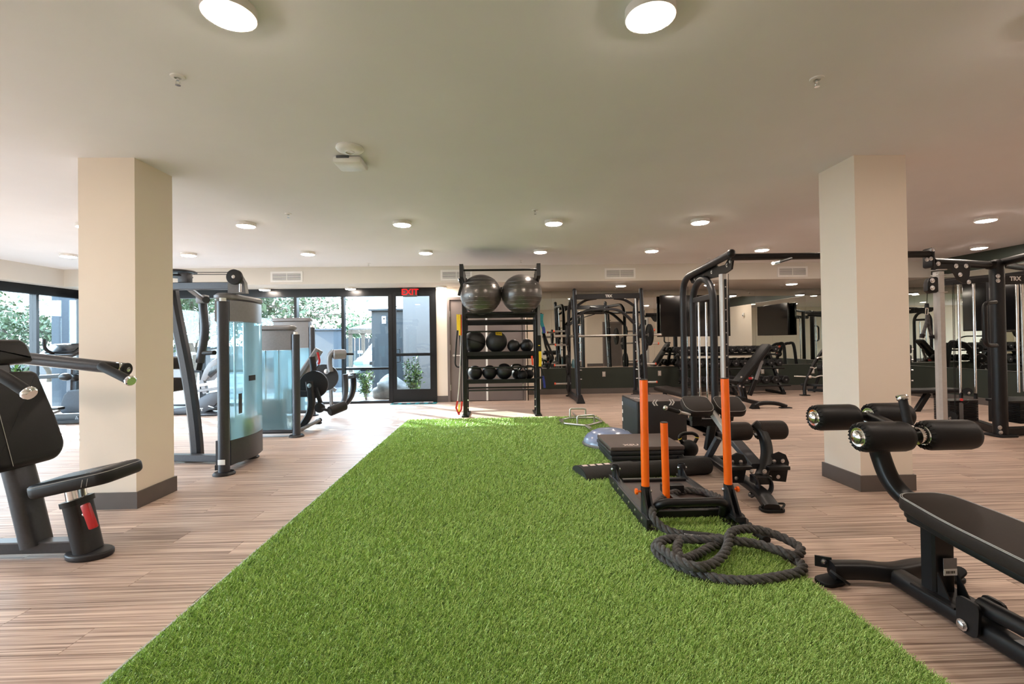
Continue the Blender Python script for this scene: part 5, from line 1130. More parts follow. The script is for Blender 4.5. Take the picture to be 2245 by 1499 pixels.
M().rtube([(1.985, 1.25, .38), (1.985, 1.25, .06)], .07, .07, up=(0, 1, 0)).build('rear_upright', 'black', t); M().rtube([(1.75, 1.2, .04), (2.22, 1.2, .04)], .08, .07).build('rear_stabiliser', 'black', t)
# ================================================================ ON AND BESIDE THE TURF
# ---- plyometric box
t = thing('plyometric_box', 'black fabric covered plyometric box with white arrow prints', 'plyo box', (2.03, 6.28, 0))
BX0, BX1, BY0, BY1, BZ = 1.715, 2.335, 5.90, 6.66, .485
M().rbox(((BX0+BX1)/2, (BY0+BY1)/2, BZ/2), (BX1-BX0, BY1-BY0, BZ), .014).build('box_cover', 'plyo', t)
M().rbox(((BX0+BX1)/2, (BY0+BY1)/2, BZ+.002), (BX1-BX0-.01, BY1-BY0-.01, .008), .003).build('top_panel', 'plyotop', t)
M().bb(BX0-.003, BX0+.001, BY0+.03, BY1-.03, BZ-.10, BZ-.012).build('side_flap', 'extblue', t)
M().bb(BX0-.002, BX0+.001, BY0+.02, BY1-.02, .01, BZ-.10).build('side_panel', 'extdark', t)
text('\u00ab', .16, A(1436, 884, Y=BY0-.002)+V((0, 0, .02)), (1, 0, 0), (0, 0, 1), 'arrow_print', 'whiteprint', t, .001, bold=.002); text('\u00bb', .16, A(1473, 883, Y=BY0-.002)+V((0, 0, .02)), (1, 0, 0), (0, 0, 1), 'arrow_print', 'whiteprint', t, .001, bold=.002)
for i in range(3): M().box((1.78+i*.035, 6.28-i*.06, BZ+.0068), (.10, .022, .001), rotz(-.2)).build('top_print', 'pinkprint', t)
for z in (.38, .27, .16): M().box((BX0-.0035, BY1-.05, z), (.001, .045, .05)).build('side_print', 'whiteprint', t)
# ---- balance dome
c = A(1338, 985, Y=5.72); t = thing('balance_trainer', 'lilac blue half dome balance trainer behind the folded mats', 'balance ball', (c.x, 5.72, 0)); c = V((c.x, 5.72, 0)); r = .335
M().lathe([(r*.97, 0), (r, .012), (r, .032), (r*.965, .042)], c, (0, 0, 1), 48).build('base_platform', 'graphite_l', t)
M().lathe([(r*.95*math.cos(PI/2*i/14), .040+.165*math.sin(PI/2*i/14)) for i in range(14)]+[(.001, .205)], c, (0, 0, 1), 48, cap=False).build('dome', 'bosu', t)
for k in (.55, .72, .86): M().lathe([(r*.95*k-.004, .0405+.165*math.sqrt(1-k*k)), (r*.95*k, .0435+.165*math.sqrt(1-k*k)), (r*.95*k+.004, .0395+.165*math.sqrt(1-k*k))], c, (0, 0, 1), 48, cap=False).build('grip_ring', 'bosu', t)
# ---- folded mats
def fmat(name, lab, x0, x1, y0, y1, z0, n, th, mtx, shift):
    o = thing(name, lab, 'exercise mat', ((x0+x1)/2, (y0+y1)/2, z0), 'folded mats in a stack')
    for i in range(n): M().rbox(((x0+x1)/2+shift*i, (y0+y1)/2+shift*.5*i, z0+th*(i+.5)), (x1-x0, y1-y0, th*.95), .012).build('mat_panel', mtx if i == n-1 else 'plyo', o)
    return o
fmat('folding_mat', 'lower black folding exercise mat in the stack beside the sled', 1.13, 1.87, 4.79, 5.46, 0, 2, .047, 'plyo', -.012)
o = fmat('folding_mat', 'upper brown-black folding exercise mat with pale lettering in the stack', 1.105, 1.86, 4.78, 5.45, .096, 2, .044, 'matgrey', .008)
text('XSU', .085, (1.345, 4.875, .1835), (1, .02, 0), (0, 1, 0), 'lettering', 'pinkprint', o, .001, bold=.002)
# ---- foam rollers
t = thing('half_foam_roller', 'black low arched foam block lying on the turf left of the sled', 'foam block', (1.0, 4.46, 0))
a, b = V((.735, 4.44, 0)), V((1.28, 4.56, 0)); n = 14; hp = [(-.19, .0)]+[(-.19*math.cos(PI*i/n), .088*math.sin(PI*i/n)) for i in range(1, n)]+[(.19, 0)]
d_ = (b-a).normalized(); u = V((d_.y, -d_.x, 0))
M().add([a+u*x+V((0, 0, z)) for x, z in hp]+[b+u*x+V((0, 0, z)) for x, z in hp], [tuple(reversed(range(len(hp))))]+[tuple(range(len(hp), 2*len(hp)))]+[(i, (i+1) % len(hp), len(hp)+(i+1) % len(hp), len(hp)+i) for i in range(len(hp))]).build('block_body', 'foam', t)
M().add([a+d_*-.003+u*x*.97+V((0, 0, z*.97)) for x, z in hp], [tuple(reversed(range(len(hp))))]).build('end_face', 'graphite', t)
for k in range(4): M().box(a+d_*(.06+k*.075)+V((0, .02, .0875)), (.05, .05, .001), rotz(.2)).build('print_mark', 'pinkprint', t)
t = thing('foam_roller', 'long round black foam roller lying behind the weight sled', 'foam roller', (1.5, 4.35, 0))
a, b = V((1.03, 4.27, .078)), V((1.95, 4.43, .078)); M().cyl(a, b, .076, n=32, bev=.008).build('roller_body', 'foam', t)
M().cyl(a, a+(a-b).normalized()*.002, .058, n=28).build('moulded_end', 'charcoal', t)
# ---- kettlebell by the mats
p = A(1510, 1002, Z=0); kettlebell('kettlebell', 'black kettlebell with yellow rings on the wooden floor beside the mats', (p.x, p.y, 0), .098, .0, 'yellow', None, 1.12)
# ---- hex bar
t = thing('hex_trap_bar', 'chrome hexagonal trap bar lying at the far right corner of the turf', 'barbell', G(1275, 925))
zb = .045; q = lambda px, py: A(px, py, Z=zb)
P6 = [q(1236, 927.5), q(1286, 933), q(1320, 924), q(1308, 915.5), q(1250, 915.5), q(1232, 920)]
M().tube(fil(P6, .05, 3, True), .016, 10, closed=True).build('hex_frame', 'steel', t)
for a, b in ((q(1286, 933), q(1296, 941)), (q(1236, 927.5), q(1229, 921))):
    M().cyl(a, b, .025, n=14).build('sleeve', 'steel', t)
for a, b, hgt in ((q(1250, 915.5), q(1284, 915.5), .145), (q(1266, 930.5), q(1303, 928), .125)):
    M().tube(fil([a, a+V((0, 0, hgt)), b+V((0, 0, hgt)), b], .03, 4), .014, 10).build('handle', 'steel', t)
M().tube([q(1256, 905), q(1263, 913)], .013, 8).build('grip_rod', 'steel', t)
# ---- weight sled
t = thing('weight_sled', 'black push sled with three bright orange posts on the edge of the turf', 'weight sled', (1.27, 3.6, 0))
SX0, SX1, SY0, SY1 = .955, 1.600, 3.10, 4.17
for s_, x in ((-1, SX0), (1, SX1)):
    M().prism([(SY0, .02), (SY0+.05, .005), (SY1-.10, .005), (SY1, .05), (SY1, .085), (SY0, .085)], (x, 0, 0), (0, 1, 0), (0, 0, 1), .012).build('runner', 'charcoal', t)
    M().bb(x-(.0 if s_ < 0 else .075), x+(.075 if s_ < 0 else .0), SY0, SY1, .005, .017).build('runner_sole', 'charcoal', t)
    M().rtube([(x-s_*.035, SY0, .072), (x-s_*.035, SY1-.02, .072)], .06, .03).build('side_rail', 'charcoal', t)
    for k in range(6): bolt((x+s_*.007 if s_ > 0 else x-.007, SY0+.10+k*.16, .058), (s_, 0, 0), .010, .007, t)
    px = x-s_*.035
    # rear sleeve
    M().lathe([(.030, .08), (.030, .185), (.026, .185), (.026, .10)], (px, SY1-.07, 0), (0, 0, 1), 20, cap=False).build('rear_sleeve', 'charcoal', t)
    M().prism([(0, 0), (-.12, 0), (0, .07)], (px, SY1-.10, .085), (0, 1, 0), (0, 0, 1), .01).build('gusset', 'charcoal', t)
    bolt((px-.03, SY1-.09, .155), (-1, -.3, 0), .010, .012, t); bolt((px+.03, SY1-.09, .155), (1, -.3, 0), .010, .012, t)
    # front sleeve
    M().lathe([(.032, .03), (.032, .262), (.0285, .262), (.0285, .06)], (px, SY0+.15, 0), (0, 0, 1), 22, cap=False).build('front_sleeve', 'charcoal', t)
    M().prism([(0, .0), (.13, 0), (.02, .17), (0, .17)], (px+s_*.02, SY0+.15, .085), (0, -1, 0), (0, 0, 1), .012).build('gusset', 'charcoal', t)
    M().prism([(0, .0), (.13, 0), (.02, .17), (0, .17)], (px-s_*.02, SY0+.15, .085), (0, -1, 0), (0, 0, 1), .012).build('gusset', 'charcoal', t)
    kb_ = M().cyl((px+s_*.03, SY0+.15, .225), (px+s_*.055, SY0+.15, .225), .008, n=8); kb_.lathe([(.014, 0), (.021, .004), (.021, .018), (.014, .022)], (px+s_*.052, SY0+.15, .225), (s_, 0, 0), 7); kb_.build('locking_knob', 'orange', t)
    bolt((px-s_*.032, SY0+.15, .225), (-s_, 0, 0), .010, .012, t)
    M().cyl((px, SY0+.15, .20), (px+(.0 if s_ < 0 else -.012), SY0+.15, .985), .0272, n=24).build('orange_post', 'orange', t)
    M().cyl((px+(.0 if s_ < 0 else -.012), SY0+.15, .984), (px+(.0 if s_ < 0 else -.012), SY0+.15, .990), .0272, n=24, bev=.002).build('post_cap', 'black', t)
M().rbox(((SX0+SX1)/2, 3.66, .076), (SX1-SX0-.05, .60, .012), .003).build('deck_plate', 'plyotop', t)
M().rtube([(SX0+.06, 3.335, .040), (SX1-.06, 3.335, .040)], .04, .055).build('cross_beam', 'black', t); M().rtube([(SX0+.06, 3.96, .07), (SX1-.06, 3.96, .07)], .05, .07).build('cross_beam', 'black', t)
cp = A(1461, 1094, Z=.10)
M().cyl((cp.x, cp.y, .10), (cp.x-.008, cp.y, .655), .0265, n=24).build('orange_post', 'orange', t); M().cyl((cp.x-.008, cp.y, .654), (cp.x-.008, cp.y, .660), .0265, n=24, bev=.002).build('post_cap', 'black', t)
M().rbox((cp.x+.10, cp.y+.16, .13), (.16, .08, .06), .006).build('brace_block', 'black', t); M().rbox((cp.x+.05, cp.y-.03, .115), (.05, .10, .03), .004).build('brace_block', 'black', t)
hx0, hx1 = SX0+.085, SX1-.085
M().tube(fil([(hx0, 3.26, .085), (hx0+.015, 3.15, .178), (hx1-.015, 3.15, .178), (hx1, 3.24, .06)], .075, 7), .028, 16).build('push_handle', 'black', t)
# ---- battle rope
t = thing('battle_rope', 'thick charcoal battle rope coiled on the turf and draped over the sled', 'rope', G(1600, 1225))
RP = [(1660, 1168, .02), (1641, 1152, .03), (1622, 1130, .06), (1602, 1108, .115), (1566, 1086, .112), (1528, 1076, .108), (1492, 1076, .108), (1462, 1086, .112), (1442, 1102, .118), (1431, 1119, .125), (1434, 1136, .10), (1449, 1153, .06), (1472, 1165, .04),
      (1500, 1172, .03), (1540, 1176, .028), (1580, 1180, .03), (1640, 1190, .028), (1690, 1202, .028), (1730, 1218, .028), (1758, 1238, .028), (1754, 1253, .028), (1722, 1262, .028), (1672, 1270, .028), (1618, 1273, .028), (1562, 1266, .028), (1508, 1250, .028), (1462, 1229, .028), (1438, 1207, .028), (1442, 1190, .03), (1472, 1180, .035), (1520, 1182, .07), (1566, 1183, .075), (1612, 1186, .075), (1660, 1192, .075), (1706, 1206, .07), (1742, 1219, .05),
      (1756, 1204, .05), (1736, 1188, .06), (1700, 1172, .075), (1655, 1160, .095), (1618, 1161, .11), (1600, 1172, .11), (1596, 1195, .09), (1585, 1217, .075), (1562, 1236, .065), (1530, 1243, .08), (1494, 1232, .085), (1462, 1211, .085), (1444, 1196, .08), (1456, 1184, .085), (1488, 1182, .075), (1484, 1200, .075), (1488, 1216, .075), (1500, 1226, .075), (1530, 1214, .05), (1560, 1198, .05), (1592, 1188, .05)]
cpt = crom([A(a, b, Z=z) for a, b, z in RP], 14); res = [cpt[0]]; acc = 0
for p in cpt[1:]:
    while (p-res[-1]).length > .012: res.append(res[-1]+(p-res[-1]).normalized()*.012)
def rope(root, P_, R_, pitch, name, mt):
    off = [[], [], []]; u = None; s_ = 0; n = len(P_)
    for i in range(n):
        tg_ = (P_[min(n-1, i+2)]-P_[max(0, i-2)]).normalized()
        if u is None: u, _ = frame(tg_)
        u = (u-tg_*u.dot(tg_)).normalized(); v_ = tg_.cross(u); s_ = i*.012
        for k in range(3):
            a_ = 2*PI*(s_/pitch+k/3); off[k].append(P_[i]+(u*math.cos(a_)+v_*math.sin(a_))*R_*.56)
    for k in range(3): M().tube(off[k], R_*.52, 8).build(name, mt, root, ang=60)
rope(t, res, .0255, .135, 'rope_strand', 'rope')
# printed sleeve on the rope near the sled
ls = [p for p in res if (p-A(1528, 1175, Z=.03)).length < .085][:14]
if len(ls) > 3:
    M().tube(ls, .0275, 14).build('printed_sleeve', 'charcoal', t)
    mid = ls[len(ls)//2]; dd = (ls[-1]-ls[0]).normalized(); dd = dd if dd.x > 0 else -dd; nn = (CAMP-mid); nn = (nn-dd*nn.dot(dd)).normalized()
    text('POWER SYSTEMS', .019, mid+nn*.0285-dd*.005, dd, nn.cross(dd), 'lettering', 'whiteprint', t, .001, bold=.0006)
    M().prism([(-.006, -.008), (.006, -.008), (.006, .008), (-.006, .008)], mid+nn*.0285+dd*.085, dd, nn.cross(dd), .002).build('yellow_mark', 'yellow', t)
e0 = res[0]; M().cyl(e0, e0+(res[0]-res[4]).normalized()*.10, .029, n=14, bev=.004).build('rope_end_cap', 'rubber', t)
# ---- back extension bench
t = thing('back_extension_bench', 'black back extension bench with two thigh pads, twin rollers and foot plates', 'bench', (2.05, 4.0, 0))
def mono(px0, px1, py, y, r, cap):
    a, b = A(px0, py, Y=y), A(px1, py, Y=y); c = (a+b)/2; L_ = b.x-a.x
    rp = M().lathe([(r*.5, -L_/2+.008), (r*.82, -L_/2), (r*.95, -L_/2+.012), (r, -L_/2+.03), (r, L_/2-.03), (r*.95, L_/2-.012), (r*.82, L_/2), (r*.5, L_/2-.004)], c, (1, 0, 0), 32).build('roller_pad', 'vinylbr', t)
    if cap:
        M().lathe([(r*.60, 0), (r*.56, .008), (r*.3, .010), (.001, .012)], c+V((-L_/2+.004, 0, 0)), (-1, 0, 0), 24).build('end_cap', 'chrome', rp)
        for k in range(16):
            a_ = 2*PI*k/16; u_ = V((0, math.cos(a_), math.sin(a_))); M().tube([c+V((-L_/2+.01, 0, 0))+u_*r*.56, c+V((-L_/2-.002, 0, 0))+u_*r*.74, c+V((-L_/2+.012, 0, 0))+u_*r*.95], .004, 5).build('pleat', 'rubber', rp)
    return c
YRL = 4.0
mono(1594, 1643, 945, YRL, .077, False); mono(1658, 1719, 942.5, YRL, .080, True)
M().cyl(A(1600, 945, Y=YRL), A(1700, 943, Y=YRL), .02, n=12).build('roller_axle', 'chrome', t)
M().oval(crom([A(1652, 928, Y=4.0), A(1668, 944, Y=3.97), A(1678, 968, Y=3.92), A(1681, 995, Y=3.85), A(1676, 1022, Y=3.78), A(1667, 1046, Y=3.72)], 5), .075, .09, up=(0, 1, 0)).build('roller_stem', 'black', t)
for pts in (((1598, 1058), (1597, 1012), (1602, 999), (1615, 992), (1629, 996), (1637, 1010), (1637, 1020), (1629, 1058)), ((1680, 1052), (1682, 1012), (1692, 996), (1708, 990), (1722, 996), (1729, 1013), (1722, 1056))):
    q = xz(pts, 3.80); M().pad(q, (0, 3.80, 0), (1, 0, 0), (0, 0, 1), .022, .006).build('foot_plate', 'rubber', t)
for p0, p1 in ((1598, 1642), (1678, 1724)):
    a, b = A(p0, 1024, Y=3.74), A(p1, 1022, Y=3.74); M().rbox((a+b)/2, (b.x-a.x, .11, .03), .004).build('toe_ledge', 'black', t)
for q in ((1605, 1012), (1624, 1012), (1614, 1048), (1697, 1011), (1716, 1010), (1688, 1046), (1706, 1045)): bolt(A(q[0], q[1], Y=3.785), (0, -1, 0), .011, .008, t)
for q in ((1648, 1033), (1676, 1033), (1645, 1083)): bolt(A(q[0], q[1], Y=3.66), (0, -1, 0), .012, .012, t)
for pts in (((1651, 1041), (1658, 1050), (1661, 1068), (1655, 1082), (1644, 1088)), ((1684, 1046), (1690, 1056), (1691, 1070), (1686, 1080), (1680, 1082))):
    M().rtube(crom([A(a, b, Y=3.64) for a, b in pts], 4), .012, .05, up=(0, 1, 0)).build('yoke_plate', 'charcoal', t)
M().rbox(A(1668, 1050, Y=3.68), (.13, .10, .06), .006).build('yoke_block', 'black', t)
M().oval(crom([A(1693, 1114, Z=.035), A(1682, 1098, Z=.055), A(1668, 1080, Z=.075), A(1645, 1062, Z=.085), A(1612, 1040, Z=.085), A(1560, 1004, Z=.07)], 5), .11, .065).build('base_tube', 'black', t)
p = A(1692, 1116, Z=.012); M().pad(rpoly(.17, .11, .045), p, (1, 0, 0), (0, 1, 0), .024, .007).build('foot', 'rubber', t)
M().tube(fil([A(1668, 1112, Z=.03), A(1676, 1104, Z=.055), A(1722, 1103, Z=.055), A(1714, 1116, Z=.03)], .03, 4), .008, 8).build('foot_loop', 'black', t)
M().rtube([A(1604, 958, Y=4.2), A(1660, 1022, Y=3.80)], .10, .05).build('incline_tube', 'graphite', t)
M().rtube([A(1562, 905, Y=4.62), A(1606, 966, Y=4.22)], .05, .06).build('slide_tube', 'silverpaint', t)
for px in (1528, 1598):
    c = A(px, 890, Y=4.62); poly = fil([(-.10, -.135, 0), (.10, -.135, 0), (.145, -.06, 0), (.135, .12, 0), (-.135, .12, 0), (-.145, -.06, 0)], .06, 4, True)
    vd = V((0, .80, .46)).normalized(); pl = [(p.x, p.y) for p in poly]
    pd = M().pad(pl, c, (1, 0, 0), vd, .075, .024).build('thigh_pad', 'vinylbr', t); wv = V((1, 0, 0)).cross(vd)
    M().tube([c+V((1, 0, 0))*p[0]*.95+vd*p[1]*.95+wv*.0365 for p in pl], .0018, 5, closed=True).build('stitching', 'stitch', pd)
    M().rtube([c-wv*.03, c-wv*.10+V((0, 0, -.05))], .10, .08, up=(0, 1, 0)).build('pad_bracket', 'black', t)
M().rtube([A(1515, 925, Y=4.7), A(1600, 925, Y=4.7)], .06, .07).build('pad_beam', 'black', t)
M().tube([A(1512, 908, Y=4.5), A(1490, 903, Y=4.42)], .014, 10).build('handle_rod', 'steel', t); M().tube([A(1490, 903, Y=4.42), A(1460, 894.5, Y=4.34)], .019, 12).build('handle_grip', 'rubber', t)
for q in ((1489, 903), (1459, 894)): M().sph(A(q[0], q[1], Y=4.42 if q[0] > 1470 else 4.34), .023, 12).build('grip_cap', 'chrome', t)
M().rtube([A(1562, 925, Y=4.7), A(1552, 985, Y=4.75)], .07, .06, up=(0, 1, 0)).build('rear_post', 'black', t); M().rtube([A(1575, 960, Y=4.6), A(1548, 1010, Y=4.7)], .06, .05, up=(0, 1, 0)).build('rear_brace', 'graphite', t)
M().rtube([(1.78, 4.74, .05), (2.36, 4.70, .05)], .09, .07).build('rear_stabiliser', 'black', t)
for x in (1.79, 2.35): M().pad(rpoly(.12, .13, .04), (x, 4.72, .012), (1, 0, 0), (0, 1, 0), .024, .006).build('foot', 'rubber', t)
# ================================================================ OUTSIDE
struct(M().bb(-70, 40, YB+.12, 90, -.25, -.06).bb(-70, XL-.12, -30, YB+.12, -.25, -.06).build('ground', 'concrete'))
struct(M().bb(-9.3, 4, YB+.12, 12.1, -.06, -.03).bb(-10.2, XL-.14, -6, YB+.2, -.06, -.03).build('ground_gravel_bed', 'gravel'))
struct(M().bb(-8, 6, 13.2, 40, -.06, -.05).build('ground_drive', 'asphalt'))
pb = M(); R_ = random.Random(3)
for k in range(420):
    x, y = R_.uniform(-4.6, -1.2), R_.uniform(10.32, 11.5); r = R_.uniform(.008, .022)
    pb.box((x, y, -.026+r*.3), (r*2, r*1.6, r), rotz(R_.uniform(0, 3)))
o = pb.build('loose_gravel', 'gravel'); o['kind'] = 'stuff'; tag(o, 'loose brown gravel outside the storefront glass', 'gravel')
def leaves(root, pts, size, mt, name='foliage', seed=1, el=2.2, droop=0.):
    rg = np.random.default_rng(seed); n = len(pts); P_ = np.array(pts, np.float32)
    a = rg.normal(size=(n, 3)); a[:, 2] -= droop; a /= np.linalg.norm(a, axis=1)[:, None]; b = rg.normal(size=(n, 3)); b -= a*(a*b).sum(1)[:, None]; b /= np.linalg.norm(b, axis=1)[:, None]
    s_ = (size*(.6+.8*rg.random(n)))[:, None]; co = np.zeros((n, 4, 3), np.float32)
    co[:, 0] = P_; co[:, 1] = P_+a*s_*el*.5+b*s_*.5; co[:, 2] = P_+a*s_*el; co[:, 3] = P_+a*s_*el*.5-b*s_*.5
    co -= np.array(LOC[root.name], np.float32)
    me = bpy.data.meshes.new(name); me.vertices.add(n*4); me.vertices.foreach_set('co', co.ravel()); me.loops.add(n*4); me.loops.foreach_set('vertex_index', np.arange(n*4, dtype=np.int32))
    me.polygons.add(n); me.polygons.foreach_set('loop_start', np.arange(0, n*4, 4, dtype=np.int32)); me.polygons.foreach_set('loop_total', np.full(n, 4, np.int32)); me.update(calc_edges=True); me.materials.append(MT[mt])
    ob = bpy.data.objects.new(name, me); COL.objects.link(ob); ob.parent = root; ob['kind'] = 'stuff'; LOC[ob.name] = LOC[root.name]; return ob
def tree(lab, x, y, h, rad, mt, nl, size, seed, low=.35):
    R_ = random.Random(seed); o = thing('desert_tree', lab, 'tree', (x, y, -.06), 'trees outside the windows'); pts = []; tr = M()
    base = V((x, y, -.06)); fork = base+V((R_.uniform(-.2, .2), R_.uniform(-.2, .2), h*low)); tr.tube(crom([base, (base+fork)/2+V((.08, .05, 0)), fork], 4), h*.022, 8)
    for k in range(7):
        a_ = 2*PI*k/7+R_.uniform(-.3, .3); e1 = fork+V((math.cos(a_)*rad*.45, math.sin(a_)*rad*.45, h*R_.uniform(.18, .34))); tr.tube(crom([fork, (fork+e1)/2+V((0, 0, .15)), e1], 3), h*.010, 6)
        for j in range(5):
            b_ = a_+R_.uniform(-1.1, 1.1); e2 = e1+V((math.cos(b_)*rad*R_.uniform(.2, .6), math.sin(b_)*rad*R_.uniform(.2, .6), h*R_.uniform(-.08, .30))); tr.tube([e1, (e1+e2)/2+V((0, 0, .08)), e2], h*.004, 5)
            for i in range(nl//35):
                f_ = R_.uniform(.1, 1.1); c = e1+(e2-e1)*f_; s_ = rad*.16; pts.append((c.x+R_.gauss(0, s_), c.y+R_.gauss(0, s_), c.z+R_.gauss(0, s_*.8)))
    tr.build('trunk_and_branches', 'bark', o); leaves(o, pts, size, mt, seed=seed, droop=.4)
tree('bushy green tree seen between the curved uprights of the pulldown machine', -9.6, 15.2, 5.0, 3.0, 'leaf', 7000, .085, 1, .28)
tree('airy olive tree behind the frosted weight towers', -9.2, 20.5, 4.9, 2.6, 'leaf', 2600, .08, 2, .30)
tree('tall feathery tree at the left edge behind the left windows', -17.0, 14.0, 3.9, 2.4, 'leaf', 4600, .075, 3, .25)
tree('round crowned tree right of the left window mullion', -17.6, 19.2, 3.5, 2.4, 'leaf', 4600, .08, 4, .22)
tree('small distant tree behind the parking shelter', -8.3, 31.0, 3.4, 2.2, 'leafd', 1500, .12, 5, .3)
tree('distant tree above the far grey wall', -13.6, 21.5, 4.2, 2.6, 'leaf', 3000, .085, 6, .25)
tree('broad pale tree far behind the left windows', -25.0, 19.5, 4.2, 3.4, 'leaf', 4200, .11, 8, .2)
tree('leafy tree outside beyond the chest press machine', -13.5, 9.2, 4.6, 2.4, 'leaf', 3600, .085, 9, .3)
def shrub(lab, x, y, h, w_, mts, n, size, seed, el=3.2):
    R_ = random.Random(seed); o = thing('leafy_shrub', lab, 'shrub', (x, y, -.03), 'shrubs outside the glass'); st_ = M(); pts = [[] for _ in mts]
    for k in range(16):
        a_ = R_.uniform(0, 2*PI); e = V((x+math.cos(a_)*w_*R_.uniform(.1, .5), y+math.sin(a_)*w_*R_.uniform(.1, .4), h*R_.uniform(.5, 1))); b0 = V((x+R_.uniform(-.04, .04), y+R_.uniform(-.04, .04), -.03)); md = (b0+e)/2+V((0, 0, .08)); st_.tube(crom([b0, md, e], 3), .004, 5)
        for i in range(n//16):
            f_ = R_.uniform(.25, 1.0); c = b0+(e-b0)*f_+V((R_.gauss(0, .035), R_.gauss(0, .035), R_.gauss(0, .03)+.05)); pts[R_.randrange(len(mts))].append(tuple(c))
    st_.build('stems', 'bark', o)
    for p_, mt in zip(pts, mts): leaves(o, p_, size, mt, seed=seed, el=el, droop=-.5)
p = A(803, 872, Y=10.75); shrub('bright green shrub in front of the boulder outside the storefront', p.x, 10.75, .70, .42, ['leafl', 'leafl', 'leafd'], 620, .024, 11)
p = A(908, 870, Y=10.85); shrub('taller green shrub outside the glazed entrance door', p.x, 10.85, .86, .48, ['leafl', 'leafd', 'leafd'], 800, .024, 12)
p = A(110, 890, X=-9.3); shrub('long leaved shrub outside the left window beside the grey pillar', p.x, p.y-.75, 1.0, .9, ['leafd', 'leafl', 'leaf'], 900, .05, 13, 4)
# boulder
p = A(856, 870, Y=11.15); o = thing('boulder', 'pale grey boulder lying outside beside the storefront', 'boulder', (p.x, 11.15, -.03))
m_ = M().sph((0, 0, 0), 1, 28)
for q in m_.v:
    k = 1+.16*math.sin(q.x*3.1+q.z*2.3)+.12*math.sin(q.y*4.3+q.x*1.7)+.06*math.sin(q.z*9+q.x*7); q.x *= .43*k; q.y *= .36*k; q.z = q.z*.30*k+.20; q += V((p.x, 11.15, -.03))
m_.build('rock', 'boulder', o, ang=60)
# grey wing of the building and cladding enclosure
xa, xb = A(884, 750, Y=12.2).x, -.2
struct(M().bb(xa, xb, 12.2, 15.5, -.06, 3.6).build('wall_exterior_wing', 'extgrey'))
o = thing('utility_enclosure', 'tall dark grey clad enclosure with overhanging cap outside the entrance', 'enclosure', (-2.9, 14.2, -.06))
xa, xb = A(815, 750, Y=13.6).x, A(890, 750, Y=13.6).x; zt = A(840, 681, Y=13.6).z
M().bb(xa, xb, 13.6, 15.2, -.06, zt).build('body', 'extdark', o); M().bb(xa-.07, xb, 13.5, 15.3, zt, zt+.05).build('roof_cap', 'extdark', o)
M().bb(xa+.62, xa+.63, 13.592, 13.6, 0, zt).build('panel_joint', 'blackframe', o)
s0, s1 = A(837, 693, Y=13.58), A(846, 709, Y=13.58); M().bb(s0.x, s1.x, 13.58, 13.6, s1.z, s0.z).build('notice_sign', 'whiteprint', o); M().bb(s0.x+.03, s0.x+.09, 13.575, 13.58, s0.z-.09, s0.z-.05).build('sign_print', 'charcoal', o)
o = thing('garden_wall', 'long low blue grey wall outside behind the leg machines', 'wall', (-5.6, 14.6, -.06))
xa, xb = A(560, 750, Y=14.6).x, A(753, 750, Y=14.6).x; zt = A(700, 724, Y=14.6).z
M().bb(xa, xb, 14.6, 14.8, -.06, zt).build('wall_panel', 'extblue', o); M().bb(xa, xb+.02, 14.55, 14.85, zt, zt+.05).build('coping', 'extblue', o)
o = thing('boundary_wall', 'far pale grey boundary wall beyond the trees', 'wall', (-20, 24, -.06)); M().bb(-40, -10.5, 24, 24.2, -.06, 1.15).build('wall_panel', 'extgrey', o); M().bb(-40, -10.5, 23.95, 24.25, 1.15, 1.22).build('coping', 'extblue', o)
o = thing('boundary_fence', 'dark slatted boundary fence behind the parked car', 'fence', (-7, 26, -.06))
for k in range(46): M().bb(-12+k*.25, -12+k*.25+.235, 26, 26.03, 0, 1.55).build('fence_slat', 'extdark', o)
# exterior pillar by the left window
pa = A(129, 750, X=-9.35); struct(M().bb(-9.50, -9.35, pa.y, pa.y+.9, -.06, 3.2).build('wall_exterior_pillar', 'extblue'))
# parking shelter
o = thing('parking_shelter', 'low steel parking shelter with ribbed metal roof beyond the car', 'carport', (-6.5, 23.5, -.06))
xa, xb = A(763, 750, Y=22).x, A(860, 750, Y=22).x; z0 = A(790, 731, Y=22).z; z1 = A(790, 722, Y=22).z
M().bb(xa, xb, 22, 22.2, z0, z1).build('front_beam', 'bark', o)
for k in range(12): M().prism([(22, z1), (27, z1+.55), (27, z1+.60), (22, z1+.05)], (xa+.1+(xb-xa)*k/12, 0, 0), (0, 1, 0), (0, 0, 1), (xb-xa)/12*.86).build('roof_sheet', 'roofmetal', o)
for px in (768, 796, 850): x = A(px, 750, Y=22.1).x; M().bb(x-.07, x+.07, 22.05, 22.19, -.06, z0).build('post', 'bark', o)
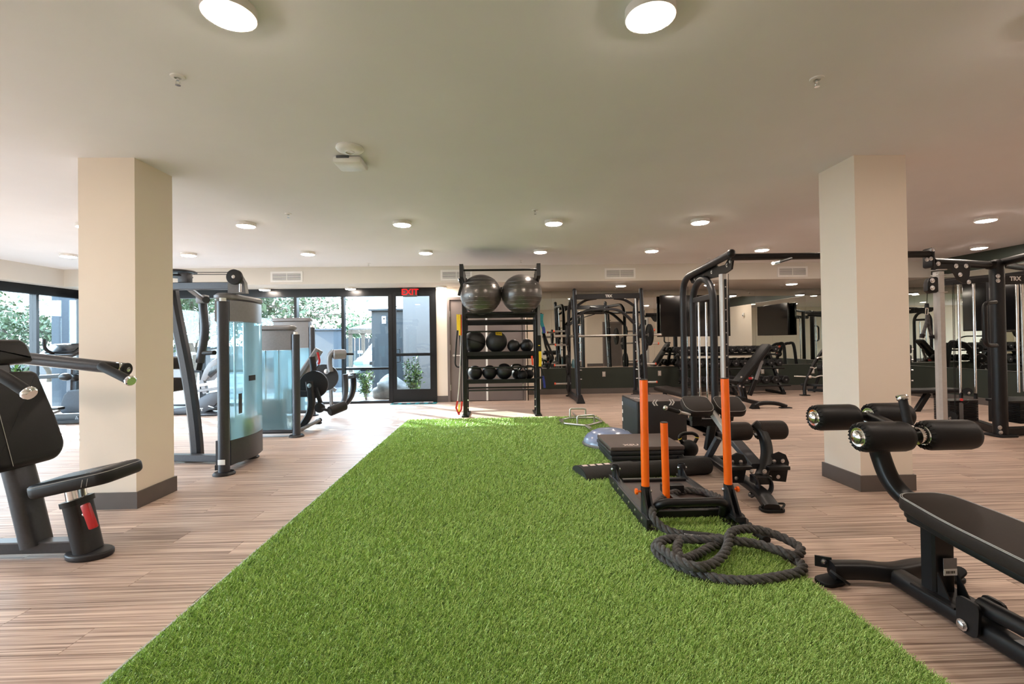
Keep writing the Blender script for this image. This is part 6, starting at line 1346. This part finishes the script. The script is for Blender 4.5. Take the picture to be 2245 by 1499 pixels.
# parked car, facing the building
YC_ = 17.2; cx = A(824, 780, Y=YC_).x; c = thing('parked_car', 'white sedan parked nose towards the gym outside the storefront', 'car', (cx, YC_+2.2, -.06))
def loft(secs, root, name, mt):
    """secs: list of (y, [(x,z)...])"""
    m_ = M(); k = len(secs[0][1]); vs = [V((cx+x, y, z-.06)) for y, s_ in secs for x, z in s_]
    fs = [(i*k+j, i*k+(j+1) % k, (i+1)*k+(j+1) % k, (i+1)*k+j) for i in range(len(secs)-1) for j in range(k)]+[tuple(reversed(range(k))), tuple(range((len(secs)-1)*k, len(secs)*k))]
    return m_.add(vs, fs).build(name, mt, root, ang=32)
def sec(w_, z0, z1, sh): return [(-w_*.93, z0), (w_*.93, z0), (w_, z0+.15), (w_, z1-sh), (w_*.9, z1-.02), (w_*.5, z1+.02), (-w_*.5, z1+.02), (-w_*.9, z1-.02), (-w_, z1-sh), (-w_, z0+.15)]
loft([(YC_, sec(.70, .30, .58, .12)), (YC_+.12, sec(.84, .22, .70, .14)), (YC_+.5, sec(.90, .20, .80, .16)), (YC_+1.3, sec(.91, .20, .90, .16)), (YC_+3.4, sec(.91, .20, .94, .12)), (YC_+4.3, sec(.88, .22, .93, .14)), (YC_+4.55, sec(.78, .30, .80, .12))], c, 'body', 'carwhite')
def cab(w0, w1, z0, z1): return [(-w0, z0), (w0, z0), (w1, z1), (w1*.6, z1+.03), (-w1*.6, z1+.03), (-w1, z1)]
loft([(YC_+1.15, cab(.80, .78, .86, .89)), (YC_+1.95, cab(.83, .62, .88, 1.36)), (YC_+2.5, cab(.84, .61, .88, 1.40)), (YC_+3.3, cab(.83, .60, .88, 1.34)), (YC_+4.0, cab(.78, .72, .88, .93))], c, 'cabin', 'carwhite')
m_ = M().add([V((cx+x, y, z-.06)) for x, y, z in ((-.70, YC_+1.22, .925), (.70, YC_+1.22, .925), (.57, YC_+1.93, 1.345), (-.57, YC_+1.93, 1.345))], [(0, 1, 2, 3)]); m_.v = [q+V((0, -.03, .01)) for q in m_.v]; m_.build('windscreen', 'carglass', c)
for s_ in (-1, 1):
    M().rbox((cx+s_*1.0, YC_+1.55, .92), (.20, .10, .13), .03).build('wing_mirror', 'carwhite', c); M().rbox((cx+s_*.62, YC_+.03, .58), (.34, .14, .13), .03).build('headlight', 'frost', c)
    for y in (YC_+.85, YC_+3.6): M().cyl((cx+s_*.70, y, .26), (cx+s_*.92, y, .26), .32, n=24, bev=.03).build('wheel', 'tyre', c)
    M().rbox((cx+s_*.13, YC_-.005, .56), (.20, .06, .13), .03).build('grille', 'blackframe', c)
M().rbox((cx, YC_-.01, .33), (1.1, .08, .12), .02).build('lower_intake', 'blackframe', c)
